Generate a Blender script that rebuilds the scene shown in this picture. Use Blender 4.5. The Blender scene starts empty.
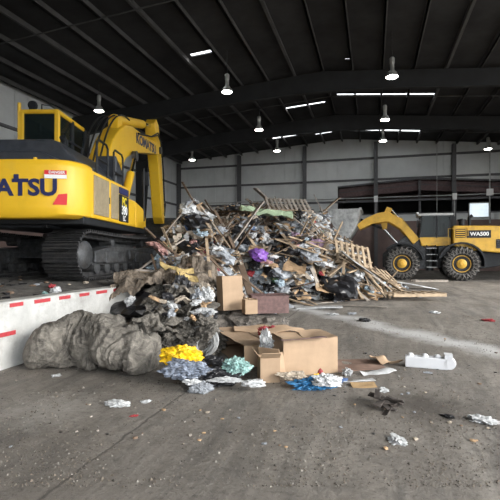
import bpy, bmesh, math, random
import numpy as np
from mathutils import Vector, Matrix, noise, Euler

# ------------------------------------------------------------------ camera, world, exposure
D = bpy.data
scene = bpy.context.scene
COL = scene.collection
F_PX, CX, CY, EYE, YAW = 440.0, 246.5, 252.0, 1.6, math.radians(16)
cam_d = D.cameras.new('camera'); cam = D.objects.new('camera', cam_d); COL.objects.link(cam)
cam.location = (0, 0, EYE); cam.rotation_euler = (math.pi/2, 0, YAW)
cam_d.sensor_width = 36; cam_d.lens = F_PX/500*36
cam_d.shift_x = (250-CX)/500; cam_d.shift_y = (CY-250)/500
cam_d.clip_start = .05; cam_d.clip_end = 500
scene.camera = cam

world = D.worlds.new('overcast_sky'); scene.world = world; world.use_nodes = True
bg = world.node_tree.nodes['Background']
bg.inputs['Color'].default_value = (.93, .97, 1.0, 1); bg.inputs['Strength'].default_value = 1.0
vs = scene.view_settings
vs.view_transform = 'Standard'; vs.look = 'None'; vs.gamma = 1; vs.use_curve_mapping = False
vs.exposure = 2.55

# daylight is soft: hazy sun falling in through the open right-hand bays
sun_d = D.lights.new('sun', 'SUN'); sun = D.objects.new('sun', sun_d); COL.objects.link(sun)
sun_d.energy = 1.5; sun_d.angle = math.radians(35); sun_d.color = (1, .96, .9)
sun.rotation_euler = (math.radians(63), 0, math.radians(74)); sun.location = (20, -20, 30)

# ------------------------------------------------------------------ helpers
S, C = math.sin(YAW), math.cos(YAW)
R = math.radians
def cw(X, Y, z=0.0):                      # camera-plan metres (right, ahead) -> world
    return Vector((X*C - Y*S, X*S + Y*C, z))
def at(px, py, Y):                        # a pixel at a known distance ahead
    return cw((px-CX)/F_PX*Y, Y, EYE + (CY-py)/F_PX*Y)
def gnd(px, py, z=0.0):                   # a pixel on a level surface at height z
    Y = (EYE-z)*F_PX/(py-CY)
    return cw((px-CX)/F_PX*Y, Y, z)
def plan(p):                              # world -> camera plan
    return (p[0]*C + p[1]*S, -p[0]*S + p[1]*C)

class MB:
    def __init__(s): s.v = []; s.f = []
    def add(s, vs_, fs_):
        o = len(s.v); s.v += [tuple(v) for v in vs_]; s.f += [tuple(i+o for i in f) for f in fs_]; return s
    def box(s, c, d, rot=None):
        hx, hy, hz = d[0]/2, d[1]/2, d[2]/2
        m = Euler(rot).to_matrix() if rot else None
        vs_ = []
        for z in (-hz, hz):
            for x, y in ((-hx, -hy), (hx, -hy), (hx, hy), (-hx, hy)):
                p = Vector((x, y, z)); p = m @ p if m else p
                vs_.append(p + Vector(c))
        return s.add(vs_, [(3,2,1,0), (4,5,6,7), (0,1,5,4), (1,2,6,5), (2,3,7,6), (3,0,4,7)])
    def b(s, x0, x1, y0, y1, z0, z1):
        return s.box(((x0+x1)/2, (y0+y1)/2, (z0+z1)/2), (abs(x1-x0), abs(y1-y0), abs(z1-z0)))
    def prism(s, poly, a0, a1, axis='X'):  # poly in the other two axes (X: y,z; Y: x,z; Z: x,y)
        n = len(poly)
        def mk(p, a):
            return (a, p[0], p[1]) if axis == 'X' else (p[0], a, p[1]) if axis == 'Y' else (p[0], p[1], a)
        vs_ = [mk(p, a0) for p in poly] + [mk(p, a1) for p in poly]
        fs_ = [tuple(range(n))[::-1], tuple(range(n, 2*n))] + [(i, (i+1) % n, n+(i+1) % n, n+i) for i in range(n)]
        return s.add(vs_, fs_)
    def tube(s, pts, r, seg=8, caps=True):
        pts = [Vector(p) for p in pts]; n = len(pts)
        rr = r if isinstance(r, (list, tuple)) else [r]*n
        vs_, fs_ = [], []
        up = None
        for i, p in enumerate(pts):
            t = (pts[min(i+1, n-1)] - pts[max(i-1, 0)]).normalized()
            if up is None: up = Vector((0,0,1)) if abs(t.z) < .9 else Vector((1,0,0))
            a = t.cross(up)
            if a.length < 1e-4: a = t.cross(Vector((0,1,0)))
            a.normalize(); b_ = a.cross(t).normalized(); up = b_
            for k in range(seg):
                g = 2*math.pi*k/seg
                vs_.append(p + (a*math.cos(g) + b_*math.sin(g))*rr[i])
        for i in range(n-1):
            for k in range(seg):
                k2 = (k+1) % seg
                fs_.append((i*seg+k, i*seg+k2, (i+1)*seg+k2, (i+1)*seg+k))
        if caps: fs_ += [tuple(range(seg))[::-1], tuple((n-1)*seg+k for k in range(seg))]
        return s.add(vs_, fs_)
    def lathe(s, prof, seg=24, axis='Z', o=(0,0,0)):
        vs_, fs_ = [], []
        for r_, h in prof:
            for k in range(seg):
                g = 2*math.pi*k/seg; x, y = r_*math.cos(g), r_*math.sin(g)
                p = (x, y, h) if axis == 'Z' else (h, x, y) if axis == 'X' else (y, h, x)
                vs_.append((p[0]+o[0], p[1]+o[1], p[2]+o[2]))
        n = len(prof)
        for i in range(n-1):
            for k in range(seg):
                k2 = (k+1) % seg
                fs_.append((i*seg+k, i*seg+k2, (i+1)*seg+k2, (i+1)*seg+k))
        fs_ += [tuple(range(seg))[::-1], tuple((n-1)*seg+k for k in range(seg))]
        return s.add(vs_, fs_)
    def mesh(s, name, mat_, smooth=False):
        me = D.meshes.new(name); me.from_pydata(s.v, [], s.f)
        bm = bmesh.new(); bm.from_mesh(me); bmesh.ops.recalc_face_normals(bm, faces=bm.faces); bm.to_mesh(me); bm.free()
        if mat_: me.materials.append(mat_)
        if smooth:
            me.shade_smooth()
            me.set_sharp_from_angle(angle=R(40))
        return me
    def build(s, name, mat_, parent=None, smooth=False, bevel=0, loc=None, rot=None):
        o = link(name, s.mesh(name, mat_, smooth), parent, loc, rot)
        if bevel:
            m = o.modifiers.new('bevel', 'BEVEL'); m.width = bevel; m.segments = 2; m.limit_method = 'ANGLE'; m.angle_limit = R(30)
        return o
def link(name, me, parent=None, loc=None, rot=None, scale=None):
    o = D.objects.new(name, me); COL.objects.link(o)
    if parent: o.parent = parent
    if loc is not None: o.location = loc
    if rot is not None: o.rotation_euler = rot
    if scale is not None: o.scale = scale if hasattr(scale, '__len__') else (scale,)*3
    return o
def tag(o, label, cat, group=None):
    o['label'] = label; o['category'] = cat
    if group: o['group'] = group
    return o
def thing(name, label, cat, loc, rz=0, group=None):
    o = D.objects.new(name, None); COL.objects.link(o); o.location = loc; o.rotation_euler = (0, 0, rz)
    o.empty_display_size = .2
    return tag(o, label, cat, group)
def struct(o): o['kind'] = 'structure'; return o
def copy_tree(o, parent=None):
    c = o.copy(); COL.objects.link(c); c.parent = parent
    for ch in list(o.children): copy_tree(ch, c)
    return c
def lettering(text, size, mat_, parent, loc, rot, name='lettering', bold=.0, xs=1.0, thick=.006):
    cu = D.curves.new('txt', 'FONT'); cu.body = text; cu.size = size; cu.align_x = 'CENTER'; cu.align_y = 'CENTER'
    cu.extrude = thick; cu.offset = bold; cu.resolution_u = 3
    t = D.objects.new('txt', cu); COL.objects.link(t)
    bpy.context.view_layer.update()
    me = D.meshes.new_from_object(t.evaluated_get(bpy.context.evaluated_depsgraph_get()))
    D.objects.remove(t)
    me.materials.clear(); me.materials.append(mat_)
    return link(name, me, parent, loc, rot, (xs, 1, 1))

# ------------------------------------------------------------------ materials
def mat(name, col, rough=.6, metal=0.0, var=.15, vscale=6.0, col2=None, bump=0.0, bscale=40.0, objvar=0.0,
        dirt=0.0, dcol=(.09,.08,.07), dscale=2.5, spec=.5, emit=0, coord='Object', detail=6.0):
    m = D.materials.new(name); m.use_nodes = True
    nt = m.node_tree; N = nt.nodes; L = nt.links
    p = N['Principled BSDF']
    p.inputs['Roughness'].default_value = rough; p.inputs['Metallic'].default_value = metal
    p.inputs['Specular IOR Level'].default_value = spec
    tc = N.new('ShaderNodeTexCoord')
    nz = N.new('ShaderNodeTexNoise'); nz.inputs['Scale'].default_value = vscale; nz.inputs['Detail'].default_value = detail
    nz.inputs['Roughness'].default_value = .65
    L.new(tc.outputs[coord], nz.inputs['Vector'])
    rp = N.new('ShaderNodeValToRGB')
    c2 = col2 or tuple(max(0, c*(1-2*var)) for c in col)
    c1 = col if col2 else tuple(min(1, c*(1+var)) for c in col)
    rp.color_ramp.elements[0].position = .32; rp.color_ramp.elements[1].position = .68
    rp.color_ramp.elements[0].color = (*c2, 1); rp.color_ramp.elements[1].color = (*c1, 1)
    L.new(nz.outputs['Fac'], rp.inputs['Fac'])
    out = rp.outputs['Color']
    if dirt:
        nd = N.new('ShaderNodeTexNoise'); nd.inputs['Scale'].default_value = dscale; nd.inputs['Detail'].default_value = 8; nd.inputs['Roughness'].default_value = .7
        L.new(tc.outputs[coord], nd.inputs['Vector'])
        rd = N.new('ShaderNodeValToRGB'); rd.color_ramp.elements[0].position = .5; rd.color_ramp.elements[1].position = .75
        rd.color_ramp.elements[0].color = (0,0,0,1); rd.color_ramp.elements[1].color = (dirt,)*3 + (1,)
        L.new(nd.outputs['Fac'], rd.inputs['Fac'])
        mx = N.new('ShaderNodeMix'); mx.data_type = 'RGBA'
        L.new(rd.outputs['Color'], mx.inputs['Factor']); L.new(out, mx.inputs['A']); mx.inputs['B'].default_value = (*dcol, 1)
        out = mx.outputs['Result']
    if objvar:
        oi = N.new('ShaderNodeObjectInfo'); hs = N.new('ShaderNodeHueSaturation')
        mr = N.new('ShaderNodeMapRange'); mr.inputs['To Min'].default_value = 1-objvar; mr.inputs['To Max'].default_value = 1+objvar
        L.new(oi.outputs['Random'], mr.inputs['Value']); L.new(mr.outputs['Result'], hs.inputs['Value']); L.new(out, hs.inputs['Color'])
        out = hs.outputs['Color']
    L.new(out, p.inputs['Base Color'])
    if bump:
        nb = N.new('ShaderNodeTexNoise'); nb.inputs['Scale'].default_value = bscale; nb.inputs['Detail'].default_value = 6
        L.new(tc.outputs[coord], nb.inputs['Vector'])
        bp = N.new('ShaderNodeBump'); bp.inputs['Strength'].default_value = bump; bp.inputs['Distance'].default_value = .03
        L.new(nb.outputs['Fac'], bp.inputs['Height']); L.new(bp.outputs['Normal'], p.inputs['Normal'])
    if emit:
        p.inputs['Emission Color'].default_value = (*col, 1); p.inputs['Emission Strength'].default_value = emit
    return m

YELLOW = mat('machine_yellow', (.78,.47,.022), .42, var=.05, vscale=3, dirt=.30, dcol=(.30,.20,.08), dscale=3)
YELLOW2 = mat('loader_yellow', (.62,.36,.04), .5, var=.08, vscale=3, dirt=.5, dcol=(.20,.14,.07), dscale=2.5)
BLACKP = mat('black_paint', (.018,.02,.023), .5, var=.2, spec=.28)
HOOD = mat('hood_dark', (.035,.04,.05), .38, var=.2, dirt=.3, dcol=(.12,.11,.1))
STEELD = mat('dark_steel', (.085,.088,.093), .55, .5, var=.3, vscale=8, dirt=.5, dcol=(.10,.085,.07))
SHOE = mat('track_steel', (.045,.045,.047), .55, .35, var=.3, vscale=10, dirt=.6, dcol=(.085,.075,.065))
CHROME = mat('chrome_rod', (.7,.7,.72), .15, 1.0, var=.02)
GLASS = mat('cab_glass', (.012,.02,.02), .08, var=.3, vscale=1.5, spec=.14)
GLASS.node_tree.nodes['Principled BSDF'].inputs['Alpha'].default_value = .72
NAVY = mat('navy_print', (.02,.025,.10), .5, var=.05)
REDP = mat('red_print', (.62,.02,.025), .5, var=.05)
WHITEP = mat('white_print', (.85,.85,.85), .5, var=.03)
TANP = mat('louvre_tan', (.33,.27,.17), .6, var=.1)
RUBBER = mat('tyre_rubber', (.025,.025,.025), .8, var=.3, dirt=.5, dcol=(.10,.09,.08))
CHAIN = mat('chain_steel', (.16,.15,.14), .5, .6, var=.3, vscale=12)
BUCKET = mat('worn_bucket_steel', (.46,.47,.47), .5, .45, var=.25, vscale=3, dirt=.5, dcol=(.10,.09,.08))
GREYP = mat('grey_paint', (.42,.43,.43), .5, var=.1)
CONC = mat('barrier_concrete', (.50,.50,.485), .85, var=.10, vscale=3, bump=.25, bscale=30, dirt=.85, dcol=(.20,.185,.17), dscale=1.8)
TAPE = mat('red_tape', (.45,.05,.06), .5, var=.15, vscale=20)
WALLW = mat('wall_metal_white', (.60,.62,.62), .55, var=.05, vscale=.6, dirt=.3, dcol=(.36,.36,.35), dscale=.4)
WALLB = mat('wall_brown', (.21,.145,.13), .8, var=.12, vscale=.8, dirt=.4, dcol=(.09,.07,.06), dscale=.5)
GIRT = mat('girt_steel', (.10,.10,.105), .6, var=.1)
CEIL = mat('ceiling_sheet', (.042,.042,.044), .9, vscale=.45, col2=(.012,.012,.013))
PURL = mat('purlin_steel', (.085,.085,.085), .7, var=.2, vscale=1)
RAFT = mat('rafter_steel', (.02,.021,.023), .7, var=.2, vscale=1)
ALU = mat('lamp_housing', (.55,.55,.53), .35, .5, var=.05)
LENS = mat('lamp_lens', (1.0,.97,.9), .3, emit=6, var=0)
DIRT = mat('yard_dirt', (.13,.122,.112), .95, vscale=6.0, col2=(.035,.032,.030), bump=.9, bscale=18, dirt=.5, dcol=(.17,.155,.14), dscale=9)

def floor_material():
    m = D.materials.new('stained_concrete_floor'); m.use_nodes = True
    nt = m.node_tree; N = nt.nodes; L = nt.links; p = N['Principled BSDF']
    tc = N.new('ShaderNodeTexCoord')
    def nz(scale, det=8, rough=.65, vec=None, dist=0):
        n = N.new('ShaderNodeTexNoise'); n.inputs['Scale'].default_value = scale; n.inputs['Detail'].default_value = det
        n.inputs['Roughness'].default_value = rough; n.inputs['Distortion'].default_value = dist
        L.new(vec or tc.outputs['Object'], n.inputs['Vector']); return n.outputs['Fac']
    def ramp(f, a, b_, c0, c1):
        r = N.new('ShaderNodeValToRGB'); r.color_ramp.elements[0].position = a; r.color_ramp.elements[1].position = b_
        r.color_ramp.elements[0].color = (*c0, 1); r.color_ramp.elements[1].color = (*c1, 1); L.new(f, r.inputs['Fac']); return r.outputs['Color']
    def mix(f, a, b_):
        x = N.new('ShaderNodeMix'); x.data_type = 'RGBA'; L.new(f, x.inputs['Factor']); L.new(a, x.inputs['A'])
        if isinstance(b_, tuple): x.inputs['B'].default_value = (*b_, 1)
        else: L.new(b_, x.inputs['B'])
        return x.outputs['Result']
    # streaks drawn along the traffic direction
    mp = N.new('ShaderNodeMapping'); mp.inputs['Rotation'].default_value = (0, 0, R(-38)); mp.inputs['Scale'].default_value = (1, .16, 1)
    L.new(tc.outputs['Object'], mp.inputs['Vector'])
    base = ramp(nz(.55, 9, .7), .3, .7, (.105,.093,.081), (.245,.222,.194))
    base = mix(ramp(nz(1.6, 9, .75, mp.outputs['Vector'], .8), .44, .62, (0,0,0), (.65,.65,.65)), base, (.285,.262,.232))
    base = mix(ramp(nz(2.6, 9, .75, mp.outputs['Vector'], .4), .5, .62, (0,0,0), (.7,.7,.7)), base, (.085,.08,.073))
    base = mix(ramp(nz(2.2, 9, .75), .52, .7, (0,0,0), (.75,.75,.75)), base, (.085,.078,.07))
    base = mix(ramp(nz(7, 8, .8), .5, .68, (0,0,0), (.8,.8,.8)), base, (.085,.075,.064))
    base = mix(ramp(nz(20, 6, .85), .52, .66, (0,0,0), (.85,.85,.85)), base, (.055,.048,.042))
    base = mix(ramp(nz(28, 5, .85), .58, .70, (0,0,0), (.8,.8,.8)), base, (.36,.34,.31))
    def stain(b0, px, py, r0, r1, col, amt):              # dirt patch with a ragged edge
        c0 = gnd(px, py); v = N.new('ShaderNodeVectorMath'); v.operation = 'DISTANCE'; v.inputs[1].default_value = (c0.x, c0.y, 0)
        L.new(tc.outputs['Object'], v.inputs[0])
        w_ = N.new('ShaderNodeMath'); w_.operation = 'MULTIPLY_ADD'; L.new(nz(5, 9, .8), w_.inputs[0]); w_.inputs[1].default_value = 1.6; L.new(v.outputs['Value'], w_.inputs[2])
        u_ = N.new('ShaderNodeMath'); u_.operation = 'SUBTRACT'; L.new(w_.outputs[0], u_.inputs[0]); u_.inputs[1].default_value = .75
        return mix(ramp(u_.outputs[0], r0, r1, (amt,)*3, (0,0,0)), b0, col)
    def crack(b0, p0, p1):                                # thin dark joint in the slab
        q0, q1 = gnd(*p0), gnd(*p1); dd = q1-q0
        mc = N.new('ShaderNodeMapping'); mc.vector_type = 'TEXTURE'; mc.inputs['Location'].default_value = (q0.x, q0.y, 0); mc.inputs['Rotation'].default_value = (0, 0, math.atan2(dd.y, dd.x))
        L.new(tc.outputs['Object'], mc.inputs['Vector']); sc_ = N.new('ShaderNodeSeparateXYZ'); L.new(mc.outputs['Vector'], sc_.inputs['Vector'])
        w_ = N.new('ShaderNodeMath'); w_.operation = 'MULTIPLY_ADD'; L.new(nz(3, 8, .7), w_.inputs[0]); w_.inputs[1].default_value = .12; L.new(sc_.outputs['Y'], w_.inputs[2])
        u_ = N.new('ShaderNodeMath'); u_.operation = 'SUBTRACT'; L.new(w_.outputs[0], u_.inputs[0]); u_.inputs[1].default_value = .06
        a_ = N.new('ShaderNodeMath'); a_.operation = 'ABSOLUTE'; L.new(u_.outputs[0], a_.inputs[0])
        return mix(ramp(a_.outputs[0], .004, .02, (.8,.8,.8), (0,0,0)), b0, (.04,.036,.032))
    # a pale band with a wavering edge across the floor
    sx = N.new('ShaderNodeSeparateXYZ'); mp2 = N.new('ShaderNodeMapping'); mp2.vector_type = 'TEXTURE'
    a, b2 = gnd(345, 318), gnd(493, 352)
    d = (b2-a); mp2.inputs['Location'].default_value = (a.x, a.y, 0); mp2.inputs['Rotation'].default_value = (0, 0, math.atan2(d.y, d.x))
    L.new(tc.outputs['Object'], mp2.inputs['Vector']); L.new(mp2.outputs['Vector'], sx.inputs['Vector'])
    wob = N.new('ShaderNodeMath'); wob.operation = 'MULTIPLY_ADD'; L.new(nz(.8, 5), wob.inputs[0]); wob.inputs[1].default_value = 1.3; L.new(sx.outputs['Y'], wob.inputs[2])
    ab = N.new('ShaderNodeMath'); ab.operation = 'SUBTRACT'; L.new(wob.outputs[0], ab.inputs[0]); ab.inputs[1].default_value = .65
    aa = N.new('ShaderNodeMath'); aa.operation = 'ABSOLUTE'; L.new(ab.outputs[0], aa.inputs[0])
    base = mix(ramp(aa.outputs[0], .08, .55, (.8,.8,.8), (0,0,0)), base, (.50,.50,.50))
    base = stain(base, 428, 406, .22, .75, (.05,.042,.035), .85)
    base = stain(base, 50, 408, .2, .7, (.36,.34,.31), .55)
    base = crack(base, (95,458), (172,402))
    L.new(base, p.inputs['Base Color'])
    rr = ramp(nz(.9, 6), .35, .65, (.55,.55,.55), (.9,.9,.9)); L.new(rr, p.inputs['Roughness'])
    bp = N.new('ShaderNodeBump'); bp.inputs['Strength'].default_value = .9; bp.inputs['Distance'].default_value = .03
    L.new(nz(12, 10, .75), bp.inputs['Height']); L.new(bp.outputs['Normal'], p.inputs['Normal'])
    return m
FLOOR = floor_material()

def cloth_mat(name, c1, c2, scale=5, stripes=False, bump=.6, rough=.95, hi=None):
    m = D.materials.new(name); m.use_nodes = True
    nt = m.node_tree; N = nt.nodes; L = nt.links; p = N['Principled BSDF']; p.inputs['Roughness'].default_value = rough
    tc = N.new('ShaderNodeTexCoord')
    n = N.new('ShaderNodeTexNoise'); n.inputs['Scale'].default_value = scale; n.inputs['Detail'].default_value = 9; n.inputs['Roughness'].default_value = .72; n.inputs['Distortion'].default_value = .8
    L.new(tc.outputs['Object'], n.inputs['Vector'])
    r = N.new('ShaderNodeValToRGB'); r.color_ramp.elements[0].position = .35; r.color_ramp.elements[1].position = .66
    r.color_ramp.elements[0].color = (*c2, 1); r.color_ramp.elements[1].color = (*c1, 1)
    if hi:
        e = r.color_ramp.elements.new(.8); e.color = (*hi, 1)
    L.new(n.outputs['Fac'], r.inputs['Fac']); L.new(r.outputs['Color'], p.inputs['Base Color'])
    n2 = N.new('ShaderNodeTexNoise'); n2.inputs['Scale'].default_value = scale*5; n2.inputs['Detail'].default_value = 8
    L.new(tc.outputs['Object'], n2.inputs['Vector'])
    bp = N.new('ShaderNodeBump'); bp.inputs['Strength'].default_value = bump; bp.inputs['Distance'].default_value = .02
    L.new(n2.outputs['Fac'], bp.inputs['Height']); L.new(bp.outputs['Normal'], p.inputs['Normal'])
    return m
INSUL = cloth_mat('dirty_insulation', (.24,.22,.19), (.05,.045,.04), 6, bump=1.0, hi=(.55,.53,.50))  # whitish highlights and dark creases painted in with the grime
MATTING = cloth_mat('brown_matting', (.24,.195,.15), (.06,.05,.042), 6, bump=1.0, hi=(.46,.40,.32))  # lightest noise tone painted as whitish highlights on the folds
HEAPM = cloth_mat('mixed_refuse', (.20,.175,.15), (.035,.033,.032), 9, bump=1.0, hi=(.45,.43,.42))
CARD = mat('cardboard', (.37,.26,.17), .85, var=.08, vscale=4, bump=.08, bscale=90, objvar=.12, dirt=.25, dcol=(.2,.14,.09))
CARDD = mat('cardboard_edge', (.30,.19,.11), .9, var=.1)
WINE = mat('brown_printed_card', (.145,.085,.08), .7, var=.2, vscale=12, objvar=.1)
FOAM = mat('white_foam', (.58,.59,.62), .7, var=.03, dirt=.2, dcol=(.6,.6,.6))

# ------------------------------------------------------------------ the building
XL, XR, YB, YF, XRIDGE, ZR = -19.1, 15.0, 41.3, -9.0, -2.7, 12.0
def roof_z(x): return ZR - (.073 if x < XRIDGE else .092)*abs(x-XRIDGE)

fl = MB(); fl.add([(-120,-120,0), (120,-120,0), (120,120,0), (-120,120,0)], [(0,1,2,3)])
floor = struct(fl.build('floor', FLOOR))

# back wall, with a wide dark opening into the neighbouring hall
PURPLE = mat('neighbour_roof_sheet', (.17,.115,.115), .8, var=.15)
OX0, OX1, OZ0 = -3.1, 13.4, 5.05
OXM = 4.0
def open_top(x): return 8.0 - .07*abs(x-OXM)
WB_Z = 4.35
def wall_panels(mb, cells, y): pass
wall_back = struct(MB().b(XL-.2, XR+.2, YB+.14, YB+.3, 0, WB_Z).build('wall_back', WALLB))
n = 0
def back_sheet(x0, x1, zb0, zb1, zt0, zt1, name='wall_panel'):
    m = MB(); y0, y1 = YB+.10, YB+.16
    m.add([(x0,y0,zb0), (x1,y0,zb1), (x1,y0,zt1), (x0,y0,zt0), (x0,y1,zb0), (x1,y1,zb1), (x1,y1,zt1), (x0,y1,zt0)],
          [(0,1,2,3), (7,6,5,4), (0,4,5,1), (1,5,6,2), (2,6,7,3), (3,7,4,0)])
    return m.build(name, WALLW, wall_back)
x = XL
while x < XR-.01:
    x1 = min(x+1.0, XR)
    g = .012
    if x1 <= OX0+.01 or x >= OX1-.01:
        back_sheet(x+g, x1-g, WB_Z, WB_Z, roof_z(x), roof_z(x1))
    else:
        back_sheet(x+g, x1-g, WB_Z, WB_Z, OZ0, OZ0)
        back_sheet(x+g, x1-g, open_top(x), open_top(x1), roof_z(x), roof_z(x1))
    x = x1
for k in range(int((XR-XL)/1.25)):                 # ribs of the brown lower sheeting
    MB().b(XL+.6+k*1.25, XL+.66+k*1.25, YB+.09, YB+.145, 0, WB_Z-.02).build('sheet_rib', WALLB, wall_back)
def backing(x0, x1, zb0, zb1):
    pts = [x0] + ([XRIDGE] if x0 < XRIDGE < x1 else []) + ([OXM] if x0 < OXM < x1 else []) + [x1]
    m = MB(); m.prism([(x_, zb0 if zb0 else open_top(x_)) for x_ in pts] + [(x_, zb1 if zb1 else roof_z(x_)+.05) for x_ in pts[::-1]], YB+.16, YB+.19, 'Y')
    m.build('backing_sheet', WALLW, wall_back)
backing(XL-.2, OX0, WB_Z, 0); backing(OX1, XR+.2, WB_Z, 0); backing(OX0, OX1, 0, 0); backing(OX0, OX1, WB_Z, OZ0)
BAY = 6.42
for k in range(6):
    xc = XL + .12 + k*BAY
    if xc > XR: break
    zt = roof_z(xc)-.25
    MB().b(xc-.16, xc+.16, YB-.32, YB-.30, 0, zt).b(xc-.16, xc+.16, YB+.06, YB+.08, 0, zt).b(xc-.02, xc+.02, YB-.3, YB+.06, 0, zt).build('column', GIRT, wall_back)
for z in (6.2, 8.15, 10.1):
    MB().b(XL, XR, YB-.03, YB+.10, z-.10, z-.08).b(XL, XR, YB+.07, YB+.10, z-.1, z+.1).build('girt', GIRT, wall_back)
MB().tube([(XL+.4, YB-.42, 6.45), (XR-.3, YB-.42, 6.45)], .05).build('pipe', GREYP, wall_back)
# header trim round the opening
MB().prism([(OX0, OZ0-.12), (OX1, OZ0-.12), (OX1, OZ0), (OX0, OZ0)], YB-.02, YB+.2, 'Y').build('opening_sill', GIRT, wall_back)
nx = [OX0, OXM, OX1]
for a, b_ in zip(nx[:-1], nx[1:]):
    MB().prism([(a, open_top(a)), (b_, open_top(b_)), (b_, open_top(b_)+.14), (a, open_top(a)+.14)], YB-.02, YB+.2, 'Y').build('opening_header', GIRT, wall_back)
for a, b_ in zip(nx[:-1], nx[1:]):
    MB().prism([(a, open_top(a)-.85), (b_, open_top(b_)-.85), (b_, open_top(b_)), (a, open_top(a))], YB+.9, YB+1.0, 'Y').build('fascia_panel', PURPLE, wall_back)
    MB().prism([(a, open_top(a)-.38), (b_, open_top(b_)-.38), (b_, open_top(b_)-.32), (a, open_top(a)-.32)], YB+.86, YB+.92, 'Y').build('fascia_trim', GIRT, wall_back)
MB().b(OXM-.1, OXM+.1, YB+.3, YB+.5, OZ0, 8).build('opening_post', GIRT, wall_back)
# neighbouring hall behind the opening
hall = MB()
hall.add([(OX0-.3,YB+.2,4.2), (OX1+.3,YB+.2,4.2), (OX1+.3,YB+14,4.2), (OX0-.3,YB+14,4.2)], [(0,1,2,3)])
hall.add([(OX0-.3,YB+14,4.2), (OX1+.3,YB+14,4.2), (OX1+.3,YB+14,8.4), (OX0-.3,YB+14,8.4)], [(0,1,2,3)])
hall.add([(OX0-.3,YB+.2,4.2), (OX0-.3,YB+14,4.2), (OX0-.3,YB+14,8.4), (OX0-.3,YB+.2,8.4)], [(0,1,2,3)])
hall.add([(OX1+.3,YB+.2,4.2), (OX1+.3,YB+14,4.2), (OX1+.3,YB+14,8.4), (OX1+.3,YB+.2,8.4)], [(0,1,2,3)])
struct(hall.build('wall_neighbour_hall', CEIL))
hc = MB(); hc.add([(OX0-.3,YB+.2,8.2), (OXM,YB+.2,8.6), (OXM,YB+14,8.6), (OX0-.3,YB+14,8.2)], [(0,1,2,3)])
hc.add([(OXM,YB+.2,8.6), (OX1+.3,YB+.2,8.2), (OX1+.3,YB+14,8.2), (OXM,YB+14,8.6)], [(0,1,2,3)])
hco = struct(hc.build('ceiling_neighbour_hall', PURPLE))
for k in range(6): MB().b(OX0, OX1, YB+1.5+k*2.2, YB+1.65+k*2.2, 7.75, 8.2).build('rafter', PURPLE, hco)

# window high on the back wall
wp = at(478, 212.5, 37.6)
wn = struct(MB().b(wp.x-.75, wp.x+.75, YB-.07, YB+.03, 4.55, 5.75).build('window_1', mat('window_pane', (.62,.72,.78), .12, var=.08, vscale=1, emit=.16)))
for a in ((-.8,-.72,4.5,5.8), (.72,.8,4.5,5.8)): MB().b(wp.x+a[0], wp.x+a[1], YB-.13, YB+.105, a[2], a[3]).build('window_frame', GREYP, wn)
for a in ((4.5,4.58), (5.72,5.8)): MB().b(wp.x-.8, wp.x+.8, YB-.13, YB+.105, *a).build('window_frame', GREYP, wn)

# left wall
wall_left = struct(MB().b(XL-.3, XL-.14, YF, YB, 0, 3.2).build('wall_left', WALLB))
y = YF
while y < YB-.01:
    y1 = min(y+1.0, YB)
    MB().b(XL-.16, XL-.10, y+.012, y1-.012, 3.2, roof_z(XL)).build('wall_panel', WALLW, wall_left); y = y1
MB().b(XL-.22, XL-.16, YF, YB+.2, 3.2, roof_z(XL)+.05).build('backing_sheet', WALLW, wall_left)
for z in (4.4, 6.4, 8.45):
    MB().b(XL-.10, XL+.04, YF, YB, z-.10, z-.08).b(XL-.10, XL-.07, YF, YB, z-.1, z+.1).build('girt', GIRT, wall_left)
FRAMES = [33.1, 24.9, 11.5, 2.0, -7.0]
for yf in FRAMES:
    zt = roof_z(XL)
    MB().prism([(XL-.1, 0), (XL+.35, 0), (XL+1.15, zt-1.2), (XL+1.15, zt-.3), (XL-.1, zt-.3)], yf-.02, yf+.02, 'Y') \
        .prism([(XL+.35, 0), (XL+1.15, zt-1.2), (XL+1.18, zt-1.2), (XL+.38, 0)], yf-.16, yf+.16, 'Y').build('column', RAFT, wall_left)

# right wall: closed near the back, open bays towards the yard
wall_right = struct(MB().b(XR+.1, XR+.3, 24, YB, 0, WB_Z).build('wall_right', WALLB))
MB().b(XR+.16, XR+.2, 24, YB+.2, WB_Z, roof_z(XR)+.05).build('backing_sheet', WALLW, wall_right)
for k in range(18):
    y = 24 + k*.97
    MB().b(XR+.1, XR+.16, y, y+.95, WB_Z, roof_z(XR)).build('wall_panel', WALLW, wall_right)
for yf in FRAMES:
    MB().b(XR-.3, XR+.05, yf-.16, yf+.16, 0, roof_z(XR)-.3).build('column', RAFT, wall_right)

# unseen front wall, added to block daylight from the left; open on the right
struct(MB().b(XL-.2, 1.0, YF-.2, YF, 0, roof_z(-8)).build('wall_front_blocker', WALLW))
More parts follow.
